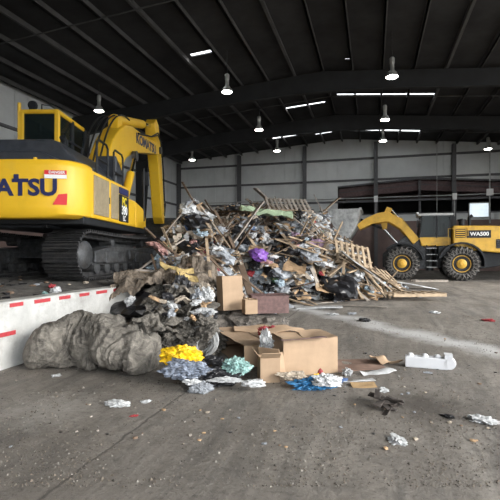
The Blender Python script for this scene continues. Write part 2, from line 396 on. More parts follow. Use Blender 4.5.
# roof: sheets between purlins, with narrow gaps where daylight shows
ceiling = struct(MB().b(XRIDGE-.3, XRIDGE+.3, YF, YB+.3, ZR+.06, ZR+.10).build('ceiling', CEIL))
def roof_sheet(x0, x1, y0, y1):
    m = MB(); z0, z1 = roof_z(x0), roof_z(x1)
    m.add([(x0,y0,z0), (x1,y0,z1), (x1,y1,z1), (x0,y1,z0), (x0,y0,z0+.06), (x1,y0,z1+.06), (x1,y1,z1+.06), (x0,y1,z0+.06)],
          [(3,2,1,0), (4,5,6,7), (0,1,5,4), (1,2,6,5), (2,3,7,6), (3,0,4,7)])
    return m.build('roof_sheet', CEIL, ceiling)
xs = []
x = XRIDGE
while x > XL-.3: xs.append(x); x -= 1.6
xs.append(XL-.3); xs = xs[::-1]
x = XRIDGE+1.6
while x < XR+.3: xs.append(x); x += 1.6
xs.append(XR+.3)
def ceil_pt(px, py):                       # where a pixel's ray meets the roof
    lo, hi = 5.0, 60.0
    for _ in range(50):
        mid = (lo+hi)/2; p = at(px, py, mid)
        if p.z > roof_z(p.x): hi = mid
        else: lo = mid
    return at(px, py, lo)
GAPS = []
for (ax, ay, bx_, by, w) in ((284,109,325,102,.3), (337,94.5,437,94.5,.3), (344,130.6,420,130.6,.5), (272,138,297,135.5,.5), (315,133.5,332,132.5,.5),
                            (191,56,211,51,.3), (345,60,352,58,.15)):
    a, b_ = ceil_pt(ax, ay), ceil_pt(bx_, by); GAPS.append((min(a.x,b_.x), max(a.x,b_.x), (a.y+b_.y)/2, w))
for x0, x1 in zip(xs[:-1], xs[1:]):
    cuts = sorted([(yg-w/2, yg+w/2, max(x0,a), min(x1,b_)) for a, b_, yg, w in GAPS if a < x1 and b_ > x0])
    yy = YF
    for y0, y1, ga, gb in cuts:
        if y0 <= yy: continue
        roof_sheet(x0, x1, yy, y0)
        if ga > x0+.02: roof_sheet(x0, ga, y0, y1)
        if gb < x1-.02: roof_sheet(gb, x1, y0, y1)
        yy = y1
    roof_sheet(x0, x1, yy, YB+.3)
for x in xs[1:-1]:
    z = roof_z(x)
    MB().b(x-.04, x+.04, YF, YB, z-.26, z-.01).b(x-.04, x+.09, YF, YB, z-.26, z-.24).build('purlin', PURL, ceiling)
for yf in FRAMES:
    for sgn, xe in ((-1, XL), (1, XR)):
        pts_t, pts_b = [], []
        for t in [i/8 for i in range(9)]:
            xx = XRIDGE + (xe-XRIDGE)*t; z = roof_z(xx)-.26
            d = .95 if t < .4 else .8 + (t-.4)*.9
            if t < .15: d = 1.15 - t
            pts_t.append((xx, z)); pts_b.append((xx, z-d))
        poly = pts_t + pts_b[::-1]
        fb = [(p[0], p[1]) for p in pts_b] + [(p[0], p[1]-.03) for p in pts_b[::-1]]
        MB().prism(poly, yf-.012, yf+.012, 'Y').prism(fb, yf-.16, yf+.16, 'Y').build('rafter', RAFT, ceiling)
# bridging bars and brace rods
for yf in [f+4.1 for f in FRAMES[:3]]:
    for sgn, xe in ((-1, XL), (1, XR)):
        MB().tube([(XRIDGE, yf, ZR-.3), (xe, yf, roof_z(xe)-.3)], .03, 5).build('bridging_bar', PURL, ceiling)

# high-bay lamps
def lamp_proto():
    t = thing('high_bay_lamp', 'grey bell-shaped high-bay lamp hanging from the dark roof on a short cord', 'lamp', (0,0,0), 0, 'high-bay lamps under the roof')
    MB().lathe([(.075,.62), (.10,.60), (.10,.32), (.14,.27), (.20,.20), (.26,.08), (.275,0), (.262,0), (.24,.09), (.12,.25), (.02,.26)], 20).build('reflector', ALU, t, True)
    MB().lathe([(.255,.012), (.24,-.02), (.15,-.05), (.01,-.06)], 20).build('lens', LENS, t, True)
    MB().lathe([(.11,.60), (.12,.66), (.12,.85), (.08,.90), (.03,.92)], 14).build('ballast', ALU, t, True)
    return t
lp = lamp_proto()
LAMPS = [(392,77), (385,120), (383,141), (227,92), (259,130), (277,151), (99,111), (192,160), (488,149)]
ROW = ('bell-shaped high-bay lamp in the row above the wheel loader bucket, ', 'bell-shaped high-bay lamp in the row above the refuse pile, ', 'bell-shaped high-bay lamp ')
LAMP_LABELS = [ROW[0]+'farthest from the back wall', ROW[0]+'middle one of three', ROW[0]+'closest to the back wall',
               ROW[1]+'farthest from the back wall', ROW[1]+'middle one of three', ROW[1]+'closest to the back wall',
               ROW[2]+'hanging above the excavator cab and boom', ROW[2]+'near the corner beyond the excavator arm', ROW[2]+'beside the conduit drop above the high window']
for i, (px, py) in enumerate(LAMPS):
    Yd = 8.0*F_PX/(CY-py); p = at(px, py, Yd)
    o = lp if i == 0 else copy_tree(lp)
    o.location = p; o['label'] = LAMP_LABELS[i]
    MB().tube([(0,0,.9), (.02,.01,1.1), (-.01,0,1.3), (0,0,roof_z(p.x)-p.z+.03)], .018, 6).build('cord', STEELD, o)
# thin cables / conduit drops against the back wall
for i, (px, top, bot, lab) in enumerate(((439,138,212,'thin grey conduit hanging from the roof in front of the wide dark opening'), (490,150,222,'grey conduit drop with a white box beside the high window'))):
    p = at(px, 200, 36.5)
    t = thing('conduit', lab, 'conduit', (p.x, YB-.6, 4.0))
    MB().tube([(0,0,0), (0,0,roof_z(p.x)-4.0)], .03 if i == 0 else .06, 6).build('pipe', GREYP, t)
    if i == 1: MB().b(-.25, .25, -.12, .1, 2.3, 2.85).build('switch_box', WHITEP, t, bevel=.02)
for px, yb_, lab in ((376,YB-.42,'small white electrical box on the steel column behind the loader bucket'), (455,YB-.42,'small white electrical box on the steel column behind the loader cab')):
    p = at(px, 197, 38.5 if px < 400 else 37.2)
    kk = round((p.x-XL-.12)/BAY); xc = XL+.12+kk*BAY
    t = thing('electrical_box', lab, 'box', (xc, YB-.56, 6.05))
    MB().b(-.17, .17, .03, .245, 0, .55).build('body', WHITEP, t, bevel=.02); MB().b(-.03, .03, .185, .245, -1.4, .01).build('conduit_stub', GREYP, t)

# ------------------------------------------------------------------ raised tipping platform
XBAR, ZBAR, ZPLAT = -4.86, .91, 1.0
barrier = MB().prism([(XBAR-.30, 0), (XBAR+.03, 0), (XBAR, ZBAR-.02), (XBAR-.02, ZBAR), (XBAR-.30, ZBAR)], -3.0, 17.0, 'Y').build('retaining_wall', CONC)
struct(barrier)
for k in range(26):
    y0 = 2.55 + k*.51
    if y0 > 16.5: break
    MB().box((XBAR+.0065, y0, ZBAR-.055), (.006, .29 + .05*math.sin(k*2.3), .055), (0, 0, 0)).build('tape_stripe', TAPE, barrier)
for y0, ln in ((4.86, .42),):
    MB().box((XBAR+.018, y0, .47), (.006, ln, .06)).build('tape_stripe', TAPE, barrier)

def smooth(a, b_, t):
    t = max(0, min(1, (t-a)/(b_-a))); return t*t*(3-2*t)
def interp(tab, x):
    if x <= tab[0][0]: return tab[0][1]
    for (x0, y0), (x1, y1) in zip(tab[:-1], tab[1:]):
        if x <= x1: return y0 + (y1-y0)*(x-x0)/(x1-x0)
    return tab[-1][1]
def plat_z(x, y):
    e = smooth(0, 1.2, XBAR-.28-x)
    return .885 + e*(.10) + .05*e*noise.noise((x*1.3, y*1.3, 3)) + .03*noise.noise((x*5, y*5, 7))*e
pm = MB(); NXp, NYp = 120, 170
for j in range(NYp+1):
    yy = -3 + 20*j/NYp
    for i in range(NXp+1):
        t = i/NXp; xx = XBAR-.27 - (1-(1-t)**1.0)*13.9*(t**.35)
        pm.v.append((xx, yy, plat_z(xx, yy)))
for j in range(NYp):
    for i in range(NXp):
        a = j*(NXp+1)+i; pm.f.append((a, a+1, a+NXp+2, a+NXp+1))
pl = pm.build('floor_platform', DIRT, None, True); struct(pl)
struct(MB().b(XL, XBAR-.27, 16.9, 17.0, 0, .9).b(XL, XBAR-.27, -3, -2.9, 0, .9).build('wall_platform_end', CONC))

# ------------------------------------------------------------------ excavator
def excavator():
    base = cw(-4.5, 11.75, ZPLAT)
    E = thing('excavator', 'yellow crawler excavator with raised cab standing on the raised dirt platform', 'excavator', base, YAW-R(1.2))
    # --- undercarriage
    TR = -R(11.0)
    rot = lambda p: Matrix.Rotation(TR, 3, 'Z') @ Vector(p)
    L2, RAD = 2.12, .47
    per = []
    n_arc = 8
    straight = 2*L2
    total = 2*straight + 2*math.pi*RAD; N_SH = 50; pitch = total/N_SH
    def path(s):
        s %= total
        if s < straight: return (-L2+s, 0.0, 0.0)                      # bottom, going forward: (y, z, angle)
        s -= straight
        if s < math.pi*RAD:
            a = s/RAD; return (L2+RAD*math.sin(a), RAD-RAD*math.cos(a), a)
        s -= math.pi*RAD
        if s < straight: return (L2-s, 2*RAD - .035*math.sin(math.pi*s/straight)*2, math.pi)
        s -= straight
        a = math.pi + s/RAD; return (-L2+RAD*math.sin(a), RAD-RAD*math.cos(a), a)
    sh = MB(); W = .80
    sh.b(-W/2, W/2, -pitch/2+.012, pitch/2-.006, -.035, 0)
    for gy in (-.075, 0, .075): sh.b(-W/2, W/2, gy-.012, gy+.012, -.075, -.03)
    sh.b(-.14, -.06, -pitch/2, pitch/2, 0, .09).b(.06, .14, -pitch/2, pitch/2, 0, .09)
    shoe_me = sh.mesh('track_shoe', SHOE)
    ro = MB().lathe([(.02,-.2), (.13,-.2), (.13,.2), (.02,.2)], 14, 'X'); ro_me = ro.mesh('roller', STEELD, True)
    for side in (1, -1):
        c = rot((side*1.30, 0, 0))
        fr = MB().prism([(-1.75,.30), (1.75,.30), (1.9,.42), (1.75,.66), (.9,.72), (-.9,.72), (-1.75,.62), (-1.95,.46)], -.20, .20)
        fr.b(-.22, .28*1, -1.3, -.5, .34, .60).b(-.22, .28, .2, 1.2, .34, .60)
        if side == 1:
            fr.b(.19, .27, -1.75, -.35, .36, .62).b(.19, .26, -.1, 1.2, .40, .64)
        tr = fr.build('track', STEELD, E, bevel=.02, loc=c, rot=(0, 0, TR))
        for k in range(N_SH):
            y, z, a = path(k*pitch)
            link('track_shoe', shoe_me, tr, (0, y, z+.075 if False else z+.07), (a, 0, 0))
        for k in range(8): link('roller', ro_me, tr, (0, -1.55+k*.44, .24))
        for k in (-.8, .8): link('carrier_roller', ro_me, tr, (0, k, .84), None, (.8, .7, .7))
        sp = MB()
        prof = []
        for k in range(42):
            g = 2*math.pi*k/42; r_ = .40 if k % 2 else .34; prof.append((-L2+r_*math.cos(g), .54+r_*math.sin(g)))
        sp.prism(prof, -.05, .05); sp.lathe([(.02,-.2), (.27,-.2), (.30,-.1), (.30,.25), (.22,.31), (.02,.31)], 20, 'X', (0, -L2, .54))
        sp.build('sprocket', STEELD, tr, True)
        idl = MB().lathe([(.02,-.06), (.12,-.10), (.14,-.08), (.30,-.07), (.36,-.12), (.385,-.12), (.385,.12), (.36,.12), (.30,.07), (.14,.08), (.12,.24), (.02,.24)], 28, 'X', (0, L2, .54))
        idl.build('idler', STEELD, tr, True)
    MB().box((0,0,.72), (2.3,1.5,.38)).prism([(-1.0,.45), (1.0,.45), (.7,.95), (-.7,.95)], -1.2, 1.2).build('car_body', STEELD, E, bevel=.03, rot=(0,0,TR))
    MB().lathe([(.85,.95), (.85,1.06), (.78,1.06), (.78,1.2), (.01,1.2)], 32).build('swing_ring', STEELD, E, True)
    MB().b(-1.42, 1.42, -3.2, 1.45, 1.14, 1.30).b(-.6, .6, -3.0, 1.9, 1.08, 1.16).build('deck', BLACKP, E, bevel=.02)
    # --- counterweight
    pl_ = [(-1.50,-2.95), (-1.50,-3.12), (-1.44,-3.36), (-1.30,-3.55), (-1.08,-3.65), (-.5,-3.68), (.5,-3.68), (1.08,-3.65), (1.30,-3.55), (1.44,-3.36), (1.50,-3.12), (1.50,-2.95)]
    cwm = MB(); layers = [(1.235,.90), (1.30,.975), (1.46,1.0), (2.18,1.0), (2.27,.985), (2.31,.95)]
    npl = len(pl_)
    for z, sc in layers:
        for (x, y) in pl_: cwm.v.append((x*sc, -2.95+(y+2.95)*sc if True else y, z))
    for li in range(len(layers)-1):
        for i in range(npl): cwm.f.append((li*npl+i, li*npl+(i+1) % npl, (li+1)*npl+(i+1) % npl, (li+1)*npl+i))
    cwm.f += [tuple(range(npl))[::-1], tuple((len(layers)-1)*npl+i for i in range(npl))]
    cwt = cwm.build('counterweight', YELLOW, E, True)
    lettering('KOMATSU', .42, NAVY, cwt, (.02,-3.685,1.77), (R(90),0,0), bold=.014, xs=1.12)
    st = MB().b(.88, 1.27, -.008, 0, 2.02, 2.10).build('warning_sticker', REDP, cwt, loc=(0,-3.632,0), rot=(0,0,0))
    st.location = (0,-3.655,0); st.rotation_euler = (0,0,0)
    st.data.transform(Matrix.Translation((1.08,0,0)) @ Matrix.Rotation(R(10),4,'Z') @ Matrix.Translation((-1.08,0,0)))
    MB().b(.88, 1.27, -.008, 0, 1.95, 2.02).build('warning_sticker_base', WHITEP, cwt, loc=(0,-3.655,0)).data.transform(Matrix.Translation((1.08,0,0)) @ Matrix.Rotation(R(10),4,'Z') @ Matrix.Translation((-1.08,0,0)))
    MB().box((.36,-3.686,1.985), (.09,.012,.08)).build('lettering', NAVY, cwt)
    lettering('DANGER', .07, WHITEP, cwt, (1.10,-3.664,2.06), (R(90),0,R(10)), bold=.002, thick=.002)
    MB().prism([(1.02,1.47), (1.26,1.47), (1.27,1.68), (1.12,1.66)], -.012, .01, 'Y').build('reflector', REDP, cwt, loc=(0,-3.625,0)).data.transform(Matrix.Translation((1.15,0,0)) @ Matrix.Rotation(R(17),4,'Z') @ Matrix.Translation((-1.15,0,0)))
    for x in (-.9, .52): MB().box((x,-3.25,2.36), (.07,.16,.12)).build('lifting_eye', YELLOW, cwt, bevel=.02)
    # --- upper structure
    MB().b(.50, 1.48, -2.95, -.45, 1.28, 2.24).build('right_housing', YELLOW, E, bevel=.04)
    MB().b(.55, 1.46, -.45, .35, 1.28, 2.0).build('fuel_tank', YELLOW, E, bevel=.05)
    MB().prism([(.35,1.28), (1.45,1.28), (1.45,1.55), (1.15,1.86), (.35,1.98)], .75, 1.46).build('tool_box', YELLOW, E, bevel=.03)
    MB().b(-1.48, -.55, -2.95, -.45, 1.28, 2.24).build('left_housing', YELLOW, E, bevel=.04)
    MB().b(-.55, .50, -2.95, .9, 1.25, 2.0).build('centre_frame', BLACKP, E, bevel=.03)
    dr = MB().b(1.475, 1.505, -2.86, -1.98, 1.36, 2.16).build('louvre_door', TANP, E, bevel=.01)
    for k in range(11): MB().box((1.512, -2.80+k*.077, 1.77), (.02, .035, .70), (0,0,R(20))).build('louvre', TANP, dr)
    MB().b(1.50, 1.53, -2.02, -1.99, 1.66, 1.80).build('latch', BLACKP, dr)
    d2 = MB().b(1.475, 1.503, -1.80, -1.30, 1.36, 2.16).build('side_panel', TANP, E, bevel=.01)
    for k in range(6): MB().box((1.508, -1.75+k*.08, 1.8), (.012, .03, .6)).build('louvre', TANP, d2)
    dc = MB().b(1.478, 1.506, -1.22, -.50, 1.34, 1.98).build('model_decal', BLACKP, E)
    MB().b(1.478, 1.507, -1.22, -.50, 2.0, 2.16).build('brand_decal', NAVY, E)
    lettering('PC', .30, mat('decal_yellow', (.75,.6,.03), .5), dc, (1.51,-.86,1.82), (R(90),0,R(90)), bold=.01, thick=.003)
    lettering('390', .30, WHITEP, dc, (1.51,-.86,1.61), (R(90),0,R(90)), bold=.008, thick=.003)
    lettering('LC', .18, WHITEP, dc, (1.51,-.86,1.42), (R(90),0,R(90)), bold=.004, thick=.003)
    lettering('KOMATSU', .13, NAVY, E, (1.455,1.0,1.42), (R(90),0,R(90)), bold=.003, thick=.003)
    # engine hood
    hd = MB().prism([(-1.25,2.24), (1.30,2.24), (1.22,2.42), (.86,2.78), (.70,2.84), (-.8,2.84), (-1.15,2.62)], -3.05, -1.0, 'Y').build('engine_hood', HOOD, E, bevel=.05)
    MB().prism([(-1.3,2.28), (1.2,2.28), (.6,2.55), (-1.2,2.55)], -3.3, -3.04, 'Y').build('hood_edge', HOOD, E, bevel=.04)
    MB().tube([(.3,-1.5,2.8), (.3,-1.5,3.15), (.3,-1.62,3.25)], .075, 12).build('exhaust', BLACKP, hd, True)
    MB().prism([(-1.0,2.2), (-.45,2.2), (-.45,2.62), (-1.0,2.95)], .85, 1.35).build('side_guard', HOOD, E, bevel=.03)
    # --- cab on riser
    cx0, cx1, cy0, cy1, cz0, cz1 = -1.5, -.46, -.15, 1.8, 2.45, 4.38
    MB().b(cx0, cx1, cy0, cy1, 1.3, cz0).build('cab_riser', YELLOW, E, bevel=.03)
    cab = MB().b(cx0+.02, cx1-.02, cy0+.02, cy1-.05, cz0, cz0+.62).build('cab', YELLOW, E, bevel=.035)
    MB().b(cx0, cx1, cy0, cy1-.15, cz1-.12, cz1).build('cab_roof', YELLOW, cab, bevel=.035)
    for x in (cx0+.05, cx1-.05):
        for y in (cy0+.05, .8, cy1-.08):
            MB().box((x, y, (cz0+cz1)/2+.2), (.11 if x < -1 else .12, .12, cz1-cz0-.5)).build('pillar', YELLOW if y < .5 else BLACKP, cab, bevel=.02)
    MB().b(cx0+.06, cx1-.06, cy0+.04, cy0+.055, cz0+.62, cz1-.12).build('rear_window', GLASS, cab)
    MB().b(cx1-.055, cx1-.04, cy0+.08, cy1-.1, cz0+.5, cz1-.12).build('side_window', GLASS, cab)
    MB().b(cx0+.04, cx0+.055, cy0+.08, cy1-.1, cz0+.5, cz1-.12).build('side_window', GLASS, cab)
    MB().b(cx0+.06, cx1-.06, cy1-.09, cy1-.075, cz0+.4, cz1-.12).build('windscreen', GLASS, cab)
    MB().b(cx1-.03, cx1+.0, cy0+.05, cy1-.1, cz0+.58, cz0+.66).build('sill', BLACKP, cab)
    sea = MB().box((-1.0,.55,3.2), (.5,.16,.8), (R(-8),0,0)).build('seat', BLACKP, cab, bevel=.05)
    MB().lathe([(.02,-.06), (.11,-.06), (.13,.0), (.11,.06), (.02,.06)], 18, 'Y', (-1.22,.0,4.52)).b(-1.3,-1.14,-.05,.05,4.36,4.46).build('work_light', BLACKP, cab, True)
    MB().tube([(-1.0,.05,4.38), (-1.0,.05,4.56), (-.85,.2,4.58), (-.7,.6,4.5), (-.7,.6,4.38)], .02, 6).build('roof_rail', BLACKP, cab)
    MB().tube([(-1.52,-.12,3.0), (-1.52,-.12,4.55)], .045, 8).build('guard_post', YELLOW, cab)
    MB().tube([(cx1-.22,-.16,2.7), (cx1-.22,-.16,3.2)], .04, 8).build('grab_handle', YELLOW, cab)
    # --- boom (side outline, width .56)
    bx = .18
    top = [(.25,2.30), (.75,3.05), (1.5,3.98), (2.1,4.45), (2.8,4.80), (3.6,4.98), (4.6,5.05), (6.2,5.20), (7.8,5.38), (8.05,5.30)]
    bot = [(8.1,5.05), (7.8,4.92), (6.2,4.62), (4.6,4.28), (3.6,4.02), (2.9,3.72), (2.2,3.20), (1.5,2.50), (.9,1.85), (.35,1.75), (.15,1.95)]
    boom = MB().prism(top+bot, bx-.28, bx+.28).build('boom', YELLOW, E, bevel=.04)
    lettering('KOMATSU', .5, NAVY, boom, (bx+.284, 5.6, 4.82), (R(90), R(0), R(90)), bold=.014, xs=1.35)
    boom.children[-1].rotation_euler = Euler((R(90),0,R(90))); boom.children[-1].rotation_euler.rotate_axis('Z', R(5))
    MB().lathe([(.02,-.36), (.16,-.36), (.16,.36), (.02,.36)], 18, 'X', (bx,7.9,5.13)).build('pin', STEELD, boom, True)
    for k in (-1, 1):
        x = bx + k*.42
        MB().tube([(x,1.55,1.5), (x,2.85,3.2)], .13, 14).build('boom_cylinder', YELLOW, E, True)
        MB().tube([(x,2.85,3.2), (x,3.35,3.85)], .07, 12).build('cylinder_rod', CHROME, E, True)
        MB().lathe([(.02,-.08), (.17,-.08), (.17,.08), (.02,.08)], 14, 'X', (x,3.38,3.9)).build('cylinder_pin', STEELD, E, True)
    MB().prism([(2.3,4.5), (2.9,4.8), (2.55,5.02), (2.35,4.95)], bx-.16, bx+.16).build('cylinder_bracket', YELLOW, boom, bevel=.02)
    MB().tube([(bx,2.45,4.88), (bx,5.9,5.72)], .17, 16).build('arm_cylinder', YELLOW, E, True)
    MB().tube([(bx,5.9,5.72), (bx,7.45,6.10)], .085, 12).build('cylinder_rod', CHROME, E, True)
    arm = MB().prism([(7.15,6.12), (7.55,6.42), (7.95,6.28), (8.5,5.2), (9.25,2.25), (9.2,1.95), (8.95,1.92), (8.65,2.2), (7.85,4.55), (7.5,5.2)], bx-.22, bx+.22).build('arm', YELLOW, E, bevel=.03)
    MB().tube([(bx,8.35,5.9), (bx,9.0,4.1)], .11, 12).build('bucket_cylinder', YELLOW, E, True)
    MB().tube([(bx,9.0,4.1), (bx,9.45,2.9)], .06, 10).build('cylinder_rod', CHROME, E, True)
    MB().prism([(9.4,2.95), (9.5,2.85), (9.2,2.3), (9.05,2.4)], bx-.25, bx+.25).build('bucket_link', STEELD, E, bevel=.02)
    bk = MB(); prof = [(9.5,2.2), (9.05,1.85), (8.55,1.55), (8.2,1.05), (8.25,.55), (8.6,.2), (9.2,.15)]
    inner = [(p[0]*.0 + (p[0]+.05), p[1]+.05) for p in prof]
    bk.prism(prof + inner[::-1], bx-.7, bx+.7)
    bk.prism(prof, bx-.72, bx-.67).prism(prof, bx+.67, bx+.72)
    bkt = bk.build('digging_bucket', STEELD, E)
    for k in range(5): MB().box((bx-.6+k*.3, 9.3, .14), (.11,.3,.08)).build('tooth', BUCKET, bkt)
    # dark struts and hoses hanging beside the arm
    for k, (dx, y) in enumerate(((.5,6.5), (.62,6.95))):
        pass
    # hoses over the boom foot
    for k in range(4):
        o_ = -.30 + k*.19
        pts = []
        for t in [i/14 for i in range(15)]:
            y = .15 + 3.3*t; z = 2.2 + 2.95*math.sin(min(1, t*1.02)*math.pi/2)**.85 + .02*math.sin(t*math.pi)*(1+.25*k)
            pts.append((bx-.05+o_*.95, y-.30*math.sin(t*math.pi), z))
        MB().tube(pts, .026, 6).build('hose', BLACKP, E, True)
    for k in range(2):
        pts = [(bx+.31, 4.2+k*.05, 4.9), (bx+.36, 6.0, 5.25), (bx+.34, 7.3, 5.75-.1*k), (bx+.3, 8.2, 5.5), (bx+.27, 8.75, 4.2), (bx+.26, 9.0, 3.0)]
        MB().tube(pts, .03, 6).build('hose', BLACKP, E, True)
    # hand rails on the right deck
    def rail(pts, r=.025, mt=BLACKP): MB().tube(pts, r, 8).build('handrail', mt, E, True)
    rail([(1.36,-2.35,2.22), (1.36,-2.35,2.95), (1.36,-2.25,3.02), (1.36,-1.75,3.02), (1.36,-1.65,2.95), (1.36,-1.65,2.22)])
    rail([(1.40,-1.35,1.9), (1.40,-1.35,2.95), (1.40,-1.25,3.02), (1.40,-.75,3.02), (1.40,-.65,2.95), (1.40,-.65,1.9)])
    rail([(1.36,-2.35,2.6), (1.36,-1.65,2.6)]); rail([(1.40,-1.35,2.5), (1.40,-.65,2.5)])
    rail([(.7,-2.3,2.24), (.7,-2.3,3.0), (.7,-1.5,3.0), (.7,-1.5,2.24)])
    rail([(1.1,-.9,2.22), (1.1,-.9,3.0), (1.1,.2,3.0), (1.1,.2,2.0)], .035, YELLOW)
    MB().tube([(1.46,1.2,1.5), (1.46,1.2,3.05)], .03, 8).build('mirror_post', BLACKP, E, True)
    MB().box((1.5,1.22,2.75), (.22,.06,.42)).build('mirror', BLACKP, E, bevel=.02)
    for k in range(3): MB().box((1.25,1.5+.04*k,1.35-.25*k), (.35,.18,.03)).build('step', STEELD, E)
    return E
excavator()

# ------------------------------------------------------------------ wheel loader
def loader():
    rw, fw = cw((462-CX)/F_PX*24.2, 24.2), cw((402-CX)/F_PX*25.1, 25.1)
    mid = (rw+fw)/2; d = (fw-rw); rz = math.atan2(-d.x, d.y)
    half = d.length/2; perp = Vector((math.cos(rz), math.sin(rz), 0))
    base = mid + perp*1.45                    # measured to the near wheels' outer faces
    Lr = thing('wheel_loader', 'yellow wheel loader with chained tyres and raised grey bucket beside the refuse pile', 'loader', (base.x, base.y, 0), rz)
    A = half                                   # axle offset
    RW = .95
    tyre = MB().lathe([(.46,-.30), (.62,-.37), (.82,-.36), (.90,-.30), (.915,-.15), (.915,.15), (.90,.30), (.82,.36), (.62,.37), (.46,.30)], 36, 'X')
    for k in range(26):
        g = 2*math.pi*k/26
        for sx in (-1, 1):
            tyre.box((sx*.17, .925*math.cos(g+sx*.06), .925*math.sin(g+sx*.06)), (.34, .10, .05), (g+sx*.06-math.pi/2, 0, sx*.0))
    tyre_me = tyre.mesh('tyre', RUBBER)
    rim_me = MB().lathe([(.48,-.28), (.47,-.34), (.44,-.34), (.40,-.22), (.28,-.20), (.26,-.33), (.20,-.37), (.02,-.38)], 28, 'X').mesh('rim', YELLOW2, True)
    rim_me2 = rim_me.copy(); rim_me2.transform(Matrix.Scale(-1, 4, (1,0,0))); rim_me2.flip_normals()
    # chain net: studs and cross links on tread and side wall
    ch = MB()
    for k in range(22):
        g = 2*math.pi*k/22
        for g2, r0, r1, x0, x1 in ((.14, .60, .93, -.40, -.34), (-.14, .60, .93, -.40, -.34)):
            ch.tube([(x0, r0*math.cos(g), r0*math.sin(g)), (-.41, .76*math.cos(g+g2*.5), .76*math.sin(g+g2*.5)), (-.33, r1*math.cos(g+g2), r1*math.sin(g+g2))], .022, 5)
            ch.tube([(-.33, .945*math.cos(g+g2), .945*math.sin(g+g2)), (0, .96*math.cos(g), .96*math.sin(g)), (.33, .945*math.cos(g+g2), .945*math.sin(g+g2))], .024, 5)
        ch.box((-.40, .60*math.cos(g), .60*math.sin(g)), (.04, .09, .06), (g, 0, 0)); ch.box((-.38, .80*math.cos(g+.07), .80*math.sin(g+.07)), (.05, .08, .08), (g, 0, 0))
    ring = [(-.405, .60*math.cos(2*math.pi*k/32), .60*math.sin(2*math.pi*k/32)) for k in range(33)]
    ch.tube(ring, .02, 5, False)
    ch_me = ch.mesh('tyre_chain', CHAIN)
    for y in (-A, A):
        for sx in (-1, 1):
            w = link('wheel', tyre_me, Lr, (sx*1.08, y, RW-.005))
            link('rim', rim_me if sx < 0 else rim_me2, w)
            c = link('tyre_chain', ch_me, w)
            if sx > 0: c.rotation_euler = (0, 0, math.pi)
            MB().lathe([(.02,-.41), (.10,-.41), (.14,-.37), (.14,-.30), (.02,-.30)], 14, 'X').build('hub', YELLOW2, w, True, rot=(0,0,0 if sx < 0 else math.pi))
        MB().lathe([(.18,-.9), (.24,-.4), (.3,0), (.24,.4), (.18,.9)], 16, 'X', (0, y, RW)).build('axle', STEELD, Lr, True)
    # frames
    MB().prism([(-4.4,.95), (-4.4,1.9), (-.3,1.9), (-.3,.7), (-2.6,.65)], -.6, .6).build('rear_frame', BLACKP, Lr, bevel=.04)
    MB().prism([(.2,.6), (.2,1.7), (.6,2.6), (1.3,2.6), (2.6,1.5), (2.6,.7)], -.55, .55).build('front_frame', STEELD, Lr, bevel=.04)
    MB().lathe([(.22,.5), (.22,1.9)], 14, 'Z', (0,-.05,0)).build('articulation_joint', STEELD, Lr, True)
    # hood
    hood = MB().prism([(-4.45,1.45), (-1.55,1.75), (-1.15,2.0), (-1.15,3.08), (-3.3,3.04), (-4.3,2.92), (-4.5,2.7)], -1.15, 1.15).build('engine_hood', YELLOW2, Lr, bevel=.07)
    MB().b(-1.165, -1.14, -3.05, -1.85, 2.38, 2.80).build('model_decal', BLACKP, hood)
    lettering('WA500', .29, WHITEP, hood, (-1.17,-2.48,2.59), (R(90),0,R(-90)), bold=.006, thick=.004)
    vent = MB().b(-1.168, -1.14, -1.78, -1.28, 2.40, 2.86).build('vent', BLACKP, hood)
    for k in range(4): MB().box((-1.172, -1.53, 2.46+k*.11), (.02, .46, .05), (0,R(25),0)).build('louvre', YELLOW2, vent)
    vent2 = MB().b(-1.168, -1.14, -4.2, -3.3, 1.8, 2.3).build('vent', BLACKP, hood)
    for k in range(4): MB().box((-1.172, -3.75, 1.86+k*.12), (.02, .86, .05), (0,R(25),0)).build('louvre', STEELD, vent2)
    MB().tube([(.1,-2.2,3.0), (.1,-2.2,3.6), (.1,-2.35,3.72)], .09, 12).build('exhaust', BLACKP, Lr, True)
    MB().lathe([(.16,3.05), (.16,3.35), (.22,3.36), (.22,3.45), (.03,3.5)], 16, 'Z', (-.5,-1.7,0)).build('air_intake', BLACKP, Lr, True)
    # fenders
    def fender(y0, sx, wide=.42):
        outer, inner = [], []
        for k in range(13):
            a = R(-8 + 172*k/12) if y0 < 0 else R(10 + 125*k/12)
            outer.append((y0 - (1.22)*math.cos(a), RW + 1.2*math.sin(a))); inner.append((y0 - 1.12*math.cos(a), RW + 1.11*math.sin(a)))
        x0, x1 = (-1.5, -1.5+.8) if sx < 0 else (1.5-.8, 1.5)
        MB().prism(outer + inner[::-1], x0, x1).build('fender', BLACKP, Lr, True)
    for sx in (-1, 1): fender(-A, sx); fender(A, sx)
    # cab
    cy0, cy1, cz0, cz1, hw = -1.1, .55, 1.95, 3.82, .78
    cab = MB().prism([(cy0,cz0), (cy1-.1,cz0), (cy1+.05,2.45), (cy0,2.45)], -hw, hw).build('cab', YELLOW2, Lr, bevel=.03)
    MB().b(-hw-.06, hw+.06, cy0-.12, cy1+.12, cz1-.14, cz1).build('roof', GREYP, cab, bevel=.04)
    for x in (-hw+.04, hw-.04):
        for (ya, yb_) in ((cy0+.05, cy0+.02), (-.35, -.35), (cy1+.02, cy1-.12)):
            MB().tube([(x,ya,2.4), (x,yb_,cz1-.1)], .05, 6).build('pillar', BLACKP, cab)
    for x in (-hw+.03, hw-.045):
        MB().prism([(cy0+.05,2.45), (-.36,2.45), (-.36,cz1-.14), (cy0+.05,cz1-.14)], x, x+.015).build('side_window', GLASS, cab)
        MB().prism([(-.34,2.3), (cy1,2.3), (cy1-.1,cz1-.14), (-.34,cz1-.14)], x, x+.015).build('door_window', GLASS, cab)
